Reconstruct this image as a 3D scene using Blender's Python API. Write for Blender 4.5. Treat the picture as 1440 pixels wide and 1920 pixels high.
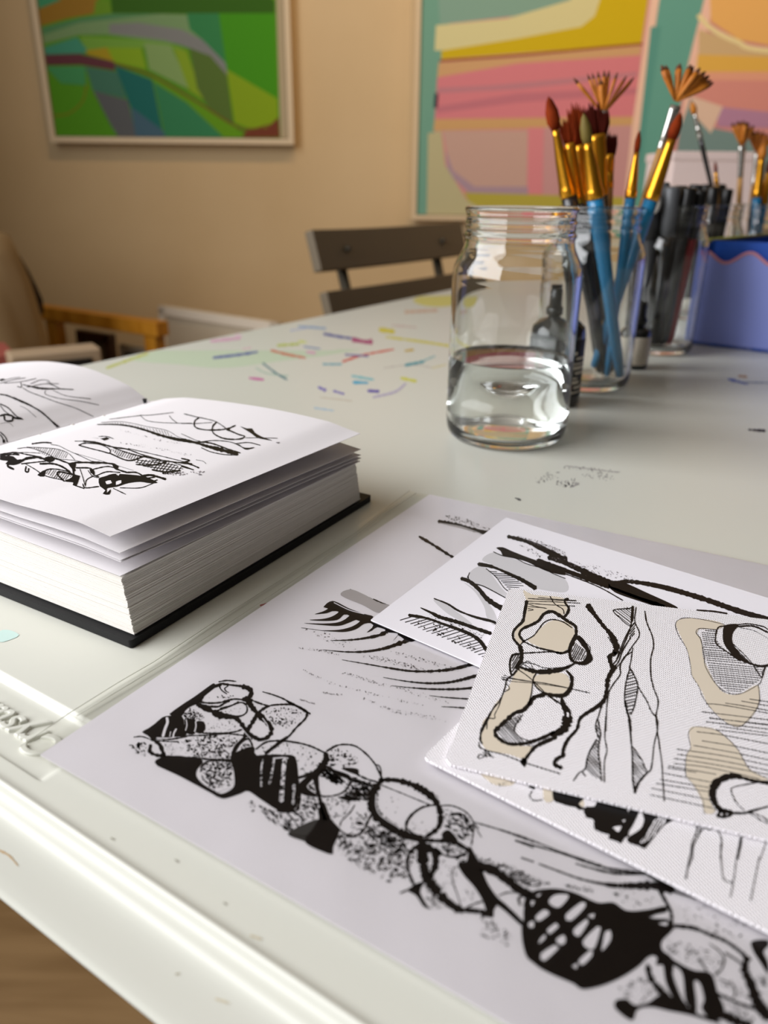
import bpy, bmesh, math, random
from mathutils import Vector, Matrix, noise
from mathutils.bvhtree import BVHTree
from mathutils.geometry import tessellate_polygon

for o in list(bpy.data.objects): bpy.data.objects.remove(o)
SC = bpy.context.scene
COL = SC.collection
TZ = 0.75                      # table top above the floor
CAMH = TZ + 0.14

# ------------------------------------------------------------ camera
FPX, PIT, ROLL = 1442.0, math.radians(23.0), math.radians(0.6)
cr, sr = math.cos(ROLL), math.sin(ROLL)
FWD = Vector((0, math.cos(PIT), -math.sin(PIT)))
X0 = Vector((1, 0, 0)); Y0 = Vector((0, math.sin(PIT), math.cos(PIT)))
RIGHT = X0*cr + Y0*sr; UP = -X0*sr + Y0*cr
EYE = Vector((0, 0, CAMH))
cam = bpy.data.objects.new('camera', bpy.data.cameras.new('camera')); COL.objects.link(cam)
R3 = Matrix((RIGHT, UP, -FWD)).transposed()
cam.matrix_world = Matrix.Translation(EYE) @ R3.to_4x4()
cam.data.sensor_fit = 'VERTICAL'; cam.data.sensor_height = 36.0
cam.data.lens = FPX/1920.0*36.0
cam.data.clip_start = 0.01
cam.data.dof.use_dof = True; cam.data.dof.focus_distance = 0.27; cam.data.dof.aperture_fstop = 10.5
SC.camera = cam

# ------------------------------------------------------------ view, world and room lights
SC.view_settings.view_transform = 'Standard'; SC.view_settings.look = 'None'
SC.view_settings.gamma = 1.0; SC.view_settings.use_curve_mapping = False
SC.view_settings.exposure = -0.12
W = bpy.data.worlds.new('world'); SC.world = W; W.use_nodes = True
W.node_tree.nodes['Background'].inputs[0].default_value = (0.75, 0.85, 1.0, 1)
W.node_tree.nodes['Background'].inputs[1].default_value = 0.6
def area(name, loc, direction, sx, sy, power, color):
    l = bpy.data.lights.new(name, 'AREA'); l.shape = 'RECTANGLE'; l.size = sx; l.size_y = sy
    l.energy = power; l.color = color
    o = bpy.data.objects.new(name, l); COL.objects.link(o); o.location = loc
    o.rotation_euler = Vector(direction).to_track_quat('-Z', 'Y').to_euler(); return o
WINX = -1.15
area('window_daylight', (WINX+0.03, -0.10, 1.58), (1, 0, 0), 1.9, 1.25, 57, (0.95, 0.95, 0.97))
BULBS = [(-.15, 1.05, 2.20), (0.45, 1.05, 2.20), (1.05, 1.05, 2.20), (1.65, 1.05, 2.20)]      # added spot heads on an unseen track, aimed at the wall
BULB_W, BULB_C = 18.0, (1.0, 0.68, 0.38)

# ------------------------------------------------------------ helpers
def lin(c): return c/12.92 if c <= 0.04045 else ((c+0.055)/1.055)**2.4
def hexc(h): return tuple(lin(int(h[i:i+2], 16)/255) for i in (0, 2, 4)) + (1,)
MATS = {}
def mat(name, color='808080', rough=0.6, metal=0.0, spec=0.5, trans=0.0, ior=1.45, bump=None, emit=None, coat=0.0, sheen=0.0, sss=0.0):
    if name in MATS: return MATS[name]
    m = bpy.data.materials.new(name); m.use_nodes = True
    nt = m.node_tree; b = nt.nodes['Principled BSDF']
    b.inputs['Base Color'].default_value = hexc(color) if isinstance(color, str) else color
    b.inputs['Roughness'].default_value = rough; b.inputs['Metallic'].default_value = metal
    b.inputs['Specular IOR Level'].default_value = spec
    b.inputs['Transmission Weight'].default_value = trans; b.inputs['IOR'].default_value = ior
    b.inputs['Coat Weight'].default_value = coat
    if emit: b.inputs['Emission Color'].default_value = hexc(emit[0]); b.inputs['Emission Strength'].default_value = emit[1]
    if bump:
        tc = nt.nodes.new('ShaderNodeTexCoord'); n = nt.nodes.new('ShaderNodeTexNoise')
        n.inputs['Scale'].default_value = bump[0]; n.inputs['Detail'].default_value = 4
        bp = nt.nodes.new('ShaderNodeBump'); bp.inputs['Strength'].default_value = bump[1]; bp.inputs['Distance'].default_value = bump[2]
        nt.links.new(tc.outputs['Object'], n.inputs['Vector']); nt.links.new(n.outputs['Fac'], bp.inputs['Height'])
        nt.links.new(bp.outputs['Normal'], b.inputs['Normal'])
    MATS[name] = m; return m
def tint_noise(m, c1, c2, scale, lo=0.35, hi=0.65, stretch=(1, 1, 1)):
    nt = m.node_tree; b = nt.nodes['Principled BSDF']
    tc = nt.nodes.new('ShaderNodeTexCoord'); mp = nt.nodes.new('ShaderNodeMapping'); mp.inputs['Scale'].default_value = stretch
    n = nt.nodes.new('ShaderNodeTexNoise'); n.inputs['Scale'].default_value = scale; n.inputs['Detail'].default_value = 6
    r = nt.nodes.new('ShaderNodeValToRGB')
    r.color_ramp.elements[0].position = lo; r.color_ramp.elements[0].color = hexc(c1)
    r.color_ramp.elements[1].position = hi; r.color_ramp.elements[1].color = hexc(c2)
    nt.links.new(tc.outputs['Object'], mp.inputs['Vector']); nt.links.new(mp.outputs['Vector'], n.inputs['Vector'])
    nt.links.new(n.outputs['Fac'], r.inputs['Fac']); nt.links.new(r.outputs['Color'], b.inputs['Base Color']); return m

class MB:
    def __init__(s): s.v = []; s.f = []; s.m = []; s.mats = []; s.sm = []
    def mi(s, m):
        if m not in s.mats: s.mats.append(m)
        return s.mats.index(m)
    def add(s, vs, fs, m, smooth=False):
        k = len(s.v); i = s.mi(m); s.v += [Vector(p) for p in vs]
        for f in fs: s.f.append([k+j for j in f]); s.m.append(i); s.sm.append(smooth)
    def bvh(s): return BVHTree.FromPolygons([tuple(p) for p in s.v], s.f)
    def build(s, name, parent=None, origin=None, bevel=0, subsurf=0):
        o_ = Vector(origin) if origin is not None else (Vector(parent['_o']) if parent is not None and '_o' in parent else Vector((0, 0, 0)))
        me = bpy.data.meshes.new(name)
        me.from_pydata([tuple(p-o_) for p in s.v], [], s.f)
        for m in s.mats: me.materials.append(m)
        me.polygons.foreach_set('material_index', s.m); me.polygons.foreach_set('use_smooth', s.sm); me.update()
        o = bpy.data.objects.new(name, me); COL.objects.link(o)
        if parent is not None: o.parent = parent
        else: o.location = o_
        if bevel:
            b = o.modifiers.new('bevel', 'BEVEL'); b.width = bevel; b.segments = 3; b.limit_method = 'ANGLE'
        if subsurf:
            b = o.modifiers.new('sub', 'SUBSURF'); b.levels = b.render_levels = subsurf
        return o
def thing(name, label, cat, loc, group=None):
    o = bpy.data.objects.new(name, None); COL.objects.link(o); o.location = loc; o.empty_display_size = 0.02
    o['_o'] = list(loc); o['label'] = label; o['category'] = cat
    if group: o['group'] = group
    return o
def tag(o, label, cat, group=None):
    o['label'] = label; o['category'] = cat
    if group: o['group'] = group
    return o
def struct(o): o['kind'] = 'structure'; return o

# view ray of a photo point, used to find where on a real surface a traced point lies
def ray(px, py):
    return (FWD + RIGHT*((px-720)/FPX) + UP*(-(py-960)/FPX))
def gz(px, py, z=0.0):                     # on the level z above the table top
    d = ray(px, py); return EYE + d*((TZ+z-CAMH)/d.z)
def ay(px, py, y):                          # on the upright plane at distance y
    d = ray(px, py); return EYE + d*(y/d.y)

def catmull(P, step, closed=False):
    n = len(P)
    if n < 3 and not closed:
        out = []
        for i in range(n-1):
            a, b = P[i], P[i+1]; L = (b-a).length; k = max(1, int(L/step))
            out += [a.lerp(b, j/k) for j in range(k)]
        return out+[P[-1]]
    out = []; rng = range(n) if closed else range(n-1)
    for i in rng:
        p1, p2 = P[i % n], P[(i+1) % n]
        p0 = P[i-1] if (closed or i > 0) else p1*2-p2
        p3 = P[(i+2) % n] if (closed or i+2 < n) else p2*2-p1
        k = max(1, int((p2-p1).length/step))
        for j in range(k):
            t = j/k; t2 = t*t; t3 = t2*t
            out.append(0.5*((2*p1)+(p2-p0)*t+(2*p0-5*p1+4*p2-p3)*t2+(3*p1-p0-3*p2+p3)*t3))
    if not closed: out.append(P[-1])
    return out
def clip_poly(P, Q):
    c = sum(Q, Vector((0, 0)))/len(Q)
    for i in range(len(Q)):
        a, b = Q[i], Q[(i+1) % len(Q)]; n = Vector((-(b-a).y, (b-a).x))
        if n.dot(c-a) < 0: n = -n
        out = []
        for k in range(len(P)):
            p, q = P[k-1], P[k]; dp, dq = n.dot(p-a), n.dot(q-a)
            if (dp >= 0) != (dq >= 0): out.append(p+(q-p)*(dp/(dp-dq)))
            if dq >= 0: out.append(q)
        P = out
        if len(P) < 3: return []
    return P
def px_of(w):
    q = w-EYE; z = q.dot(FWD); return Vector((720+FPX*q.dot(RIGHT)/z, 960-FPX*q.dot(UP)/z))
def inside(p, poly):
    c = False; j = len(poly)-1
    for i in range(len(poly)):
        a, b = poly[i], poly[j]
        if (a.y > p.y) != (b.y > p.y) and p.x < (b.x-a.x)*(p.y-a.y)/(b.y-a.y)+a.x: c = not c
        j = i
    return c
LIFT = 0.00003
def draw(mb, text, colors, surf=None, seed=1, lift=LIFT):
    """adds traced strokes, fills, hatching and spatter to the mesh mb, lying on its own surface"""
    rnd = random.Random(seed); bv = surf or mb.bvh(); X = Y = 0.0; S = 1.0; nl = 0
    def proj(q, h):
        d = ray(q.x, q.y).normalized(); hit, nrm, idx, dist = bv.ray_cast(EYE, d)
        if hit is None: return None
        if nrm.dot(d) > 0: nrm = -nrm
        # step toward the eye so that the mark keeps its place on the surface
        return hit + nrm*h
    def put(pts, faces, m, h):
        P = [proj(q, h) for q in pts]
        ok = [f for f in faces if all(P[i] is not None for i in f)]
        if not ok: return
        used = sorted({i for f in ok for i in f}); mp = {i: k for k, i in enumerate(used)}
        mb.add([P[i] for i in used], [[mp[i] for i in f] for f in ok], m)
    def ribbon(P, wid, m, h, step=1.6, wob=0.0):
        C = catmull(P, step); n = len(C)
        if n < 2: return
        L = []; R = []
        for i, c in enumerate(C):
            t = i/(n-1); k = t*(len(wid)-1); a = int(k); w_ = wid[a] if a+1 >= len(wid) else wid[a]*(1-(k-a))+wid[a+1]*(k-a)
            if wob: w_ *= 1+wob*noise.noise(Vector((c.x*.23, c.y*.23, 3.1)))*1.4
            tg = C[min(i+1, n-1)]-C[max(i-1, 0)]
            if tg.length < 1e-6: tg = Vector((1, 0))
            tg.normalize(); nn = Vector((-tg.y, tg.x))*w_/2
            L.append(c+nn); R.append(c-nn)
        e0 = C[0]-(C[1]-C[0]).normalized()*wid[0]*.35; e1 = C[-1]+(C[-1]-C[-2]).normalized()*wid[-1]*.35
        pts = L+R+[e0, e1]; fs = [(i, i+1, n+i+1, n+i) for i in range(n-1)] + [(0, n, 2*n), (n-1, 2*n+1, 2*n-1)]
        put(pts, fs, m, h)
    def fill(P, m, h, step=5.0, smooth=True):
        Q = catmull(P, step, True) if smooth else P
        tri = tessellate_polygon([[Vector((q.x, q.y, 0)) for q in Q]])
        if surf_curved:
            pts = list(Q); fs = [list(t) for t in tri]
            for _ in range(2):
                new = []
                for t in fs:
                    a, b, c = t; k = len(pts); pts += [(pts[a]+pts[b])/2, (pts[b]+pts[c])/2, (pts[c]+pts[a])/2]
                    new += [[a, k, k+2], [k, b, k+1], [k+2, k+1, c], [k, k+1, k+2]]
                fs = new
            put(pts, fs, m, h)
        else: put(Q, [list(t) for t in tri], m, h)
    surf_curved = bool(colors.get('curved'))
    for line in text.strip().splitlines():
        line = line.strip()
        if not line: continue
        if line[0] == '@':
            X, Y, S = [float(q) for q in line[1:].split(',')]; continue
        tk = line.split(); op = tk[0]; na = dict(b=1, w=1, c=2, C=1, h=3, k2=3, s=2, e=2, f=2, k=2).get(op, 0)
        pts = [Vector((X+float(a)/S, Y+float(b)/S)) for a, b in (q.split(',') for q in tk[1+na:])]
        nl += 1; eps = nl*2e-8
        wob = colors.get('wob', 0.0)
        if op in 'bw':
            ribbon(pts, [float(q)/S*(colors.get('ws', 1.0) if op == 'b' else 1) for q in tk[1].split(',')], colors['b' if op == 'b' else 'w'], (3 if op == 'b' else 4)*lift+eps, wob=wob if op == 'b' else 0)
        elif op == 'c': ribbon(pts, [float(q)/S*colors.get('cws', 1.0) for q in tk[2].split(',')], artmat(tk[1], colors), (3+nl*.5)*lift, step=4 if colors.get('clip') else 1.2, wob=colors.get('cwob', 0))
        elif op == 'C':
            if colors.get('clip'): pts = clip_poly(pts, colors['clip'])
            if len(pts) > 2: fill(pts, artmat(tk[1], colors), (2+nl*.5)*lift, smooth=colors.get('smooth', False), step=6)
        elif op == 'B': fill(pts, colors['b'], 3*lift+eps)
        elif op == 'W': fill(pts, colors['w'], 4*lift+eps)
        elif op in 'Tgld': fill(pts, colors[op], (1.2 if op == 'l' else 1.6)*lift+nl*lift*.012)
        elif op in ('h', 'k2'):
            ang, sp, w_ = [float(q) for q in tk[1:4]]; sp /= S; w_ /= S
            a = math.radians(ang); d = Vector((math.cos(a), math.sin(a))); nn = Vector((-d.y, d.x))
            ks = [q.dot(nn) for q in pts]; k = min(ks)+sp*.5
            while k < max(ks):
                xs = []
                for i in range(len(pts)):
                    p, q = pts[i-1], pts[i]; kp, kq = p.dot(nn)-k, q.dot(nn)-k
                    if (kp > 0) != (kq > 0): xs.append((p+(q-p)*(kp/(kp-kq))).dot(d))
                xs.sort()
                for i in range(0, len(xs)-1, 2):
                    A = d*xs[i]+nn*k; B = d*xs[i+1]+nn*(k+rnd.uniform(-.15, .15)*sp)
                    ribbon([A, B], [w_*rnd.uniform(.8, 1.2), w_*rnd.uniform(.7, 1.1)], colors['b'], (3 if op == 'h' else 5)*lift+eps, step=4)
                k += sp*rnd.uniform(.85, 1.15)
        elif op in 'sefk':
            n = int(tk[1]); r0 = float(tk[2])/S*colors.get('spk', .8)
            x0, x1 = min(q.x for q in pts), max(q.x for q in pts); y0, y1 = min(q.y for q in pts), max(q.y for q in pts)
            P = []; F = []; c = 0; tries = 0
            while c < n and tries < n*30:
                tries += 1; q = Vector((rnd.uniform(x0, x1), rnd.uniform(y0, y1)))
                if not inside(q, pts): continue
                c += 1; r = r0*rnd.choice((.35, .45, .55, .7, 1.0, 1.3)); el = rnd.uniform(.9, 1.8) if op != 'e' else rnd.uniform(1.6, 3.2)
                if op == 'f': r *= .7; el *= 1.3
                if op == 'e': r *= .75
                an = math.radians(rnd.gauss(32, 24) if op in 'e' else rnd.gauss(15, 40)); ca, sa = math.cos(an), math.sin(an); m_ = 6; k0 = len(P)
                for j in range(m_):
                    t = 2*math.pi*j/m_; rr = r*rnd.uniform(.6, 1.25); x, y = math.cos(t)*rr*el, math.sin(t)*rr*.75
                    P.append(q+Vector((x*ca-y*sa, x*sa+y*ca)))
                F.append(list(range(k0, k0+m_)))
            put(P, F, colors['b'] if op != 'f' else colors.get('f', colors['b']), (3 if op != 'k' else 5)*lift+eps)
def artmat(h, colors):
    g = colors.get('gain', 1.0)
    c = hexc(h)
    if colors.get('mix') and max(c[:3]) > .05: c = tuple(c[i]*(1-colors['mix'])+(.62, .60, .50)[i]*colors['mix'] for i in range(3))+(1,)
    if colors.get('tone'): c = tuple(min(1, c[i]*colors['tone'][i]) for i in range(3))+(1,)
    return mat('paint_'+colors.get('id', '')+h, c, rough=colors.get('rough', .55), spec=.2)

# generic solids
def box(mb, c, ax, ay_, az, sx, sy, sz, m):
    c = Vector(c); P = [c+ax*(sx/2*i)+ay_*(sy/2*j)+az*(sz/2*k) for i in (-1, 1) for j in (-1, 1) for k in (-1, 1)]
    mb.add(P, [(0, 1, 3, 2), (4, 6, 7, 5), (0, 4, 5, 1), (2, 3, 7, 6), (0, 2, 6, 4), (1, 5, 7, 3)], m)
EX, EY, EZ = Vector((1, 0, 0)), Vector((0, 1, 0)), Vector((0, 0, 1))
def prism(mb, pts, h, m, up=EZ, mtop=None):
    n = len(pts); P = [Vector(p) for p in pts]; Q = [p+up*h for p in P]
    mb.add(P+Q, [tuple(range(n-1, -1, -1))]+[(i, (i+1) % n, n+(i+1) % n, n+i) for i in range(n)], m)
    mb.add(Q, [tuple(range(n))], mtop or m)
def lathe(mb, c, prof, m, seg=64, ax=EZ, smooth=True, flat=1.0, side=None, closed=False):
    c = Vector(c); ax = ax.normalized(); s = side or (EX if abs(ax.x) < .9 else EY); s = (s-ax*s.dot(ax)).normalized(); t = ax.cross(s)
    V = []; F = []
    for (r, z) in prof:
        for i in range(seg):
            a = 2*math.pi*i/seg; V.append(c+ax*z+s*(r*math.cos(a))+t*(r*flat*math.sin(a)))
    n = len(prof)
    for k in range(n-1 if not closed else n):
        for i in range(seg):
            j = (i+1) % seg; k2 = (k+1) % n; F.append((k*seg+i, k*seg+j, k2*seg+j, k2*seg+i))
    if not closed:
        if prof[0][0] > 1e-6: F.append(tuple(range(seg-1, -1, -1)))
        if prof[-1][0] > 1e-6: F.append(tuple((n-1)*seg+i for i in range(seg)))
    mb.add(V, F, m, smooth)
def tube(mb, pts, r, m, seg=10):
    pts = [Vector(p) for p in pts]; n = len(pts); V = []; F = []; s = None
    for i, p in enumerate(pts):
        tg = (pts[min(i+1, n-1)]-pts[max(i-1, 0)]).normalized()
        if s is None: s = tg.orthogonal().normalized()
        s = (s-tg*s.dot(tg)).normalized(); t = tg.cross(s); rr = r[i] if isinstance(r, (list, tuple)) else r
        V += [p+s*(rr*math.cos(2*math.pi*k/seg))+t*(rr*math.sin(2*math.pi*k/seg)) for k in range(seg)]
    for i in range(n-1):
        for k in range(seg): F.append((i*seg+k, i*seg+(k+1) % seg, (i+1)*seg+(k+1) % seg, (i+1)*seg+k))
    F += [tuple(range(seg-1, -1, -1)), tuple((n-1)*seg+k for k in range(seg))]
    mb.add(V, F, m, True)

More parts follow.
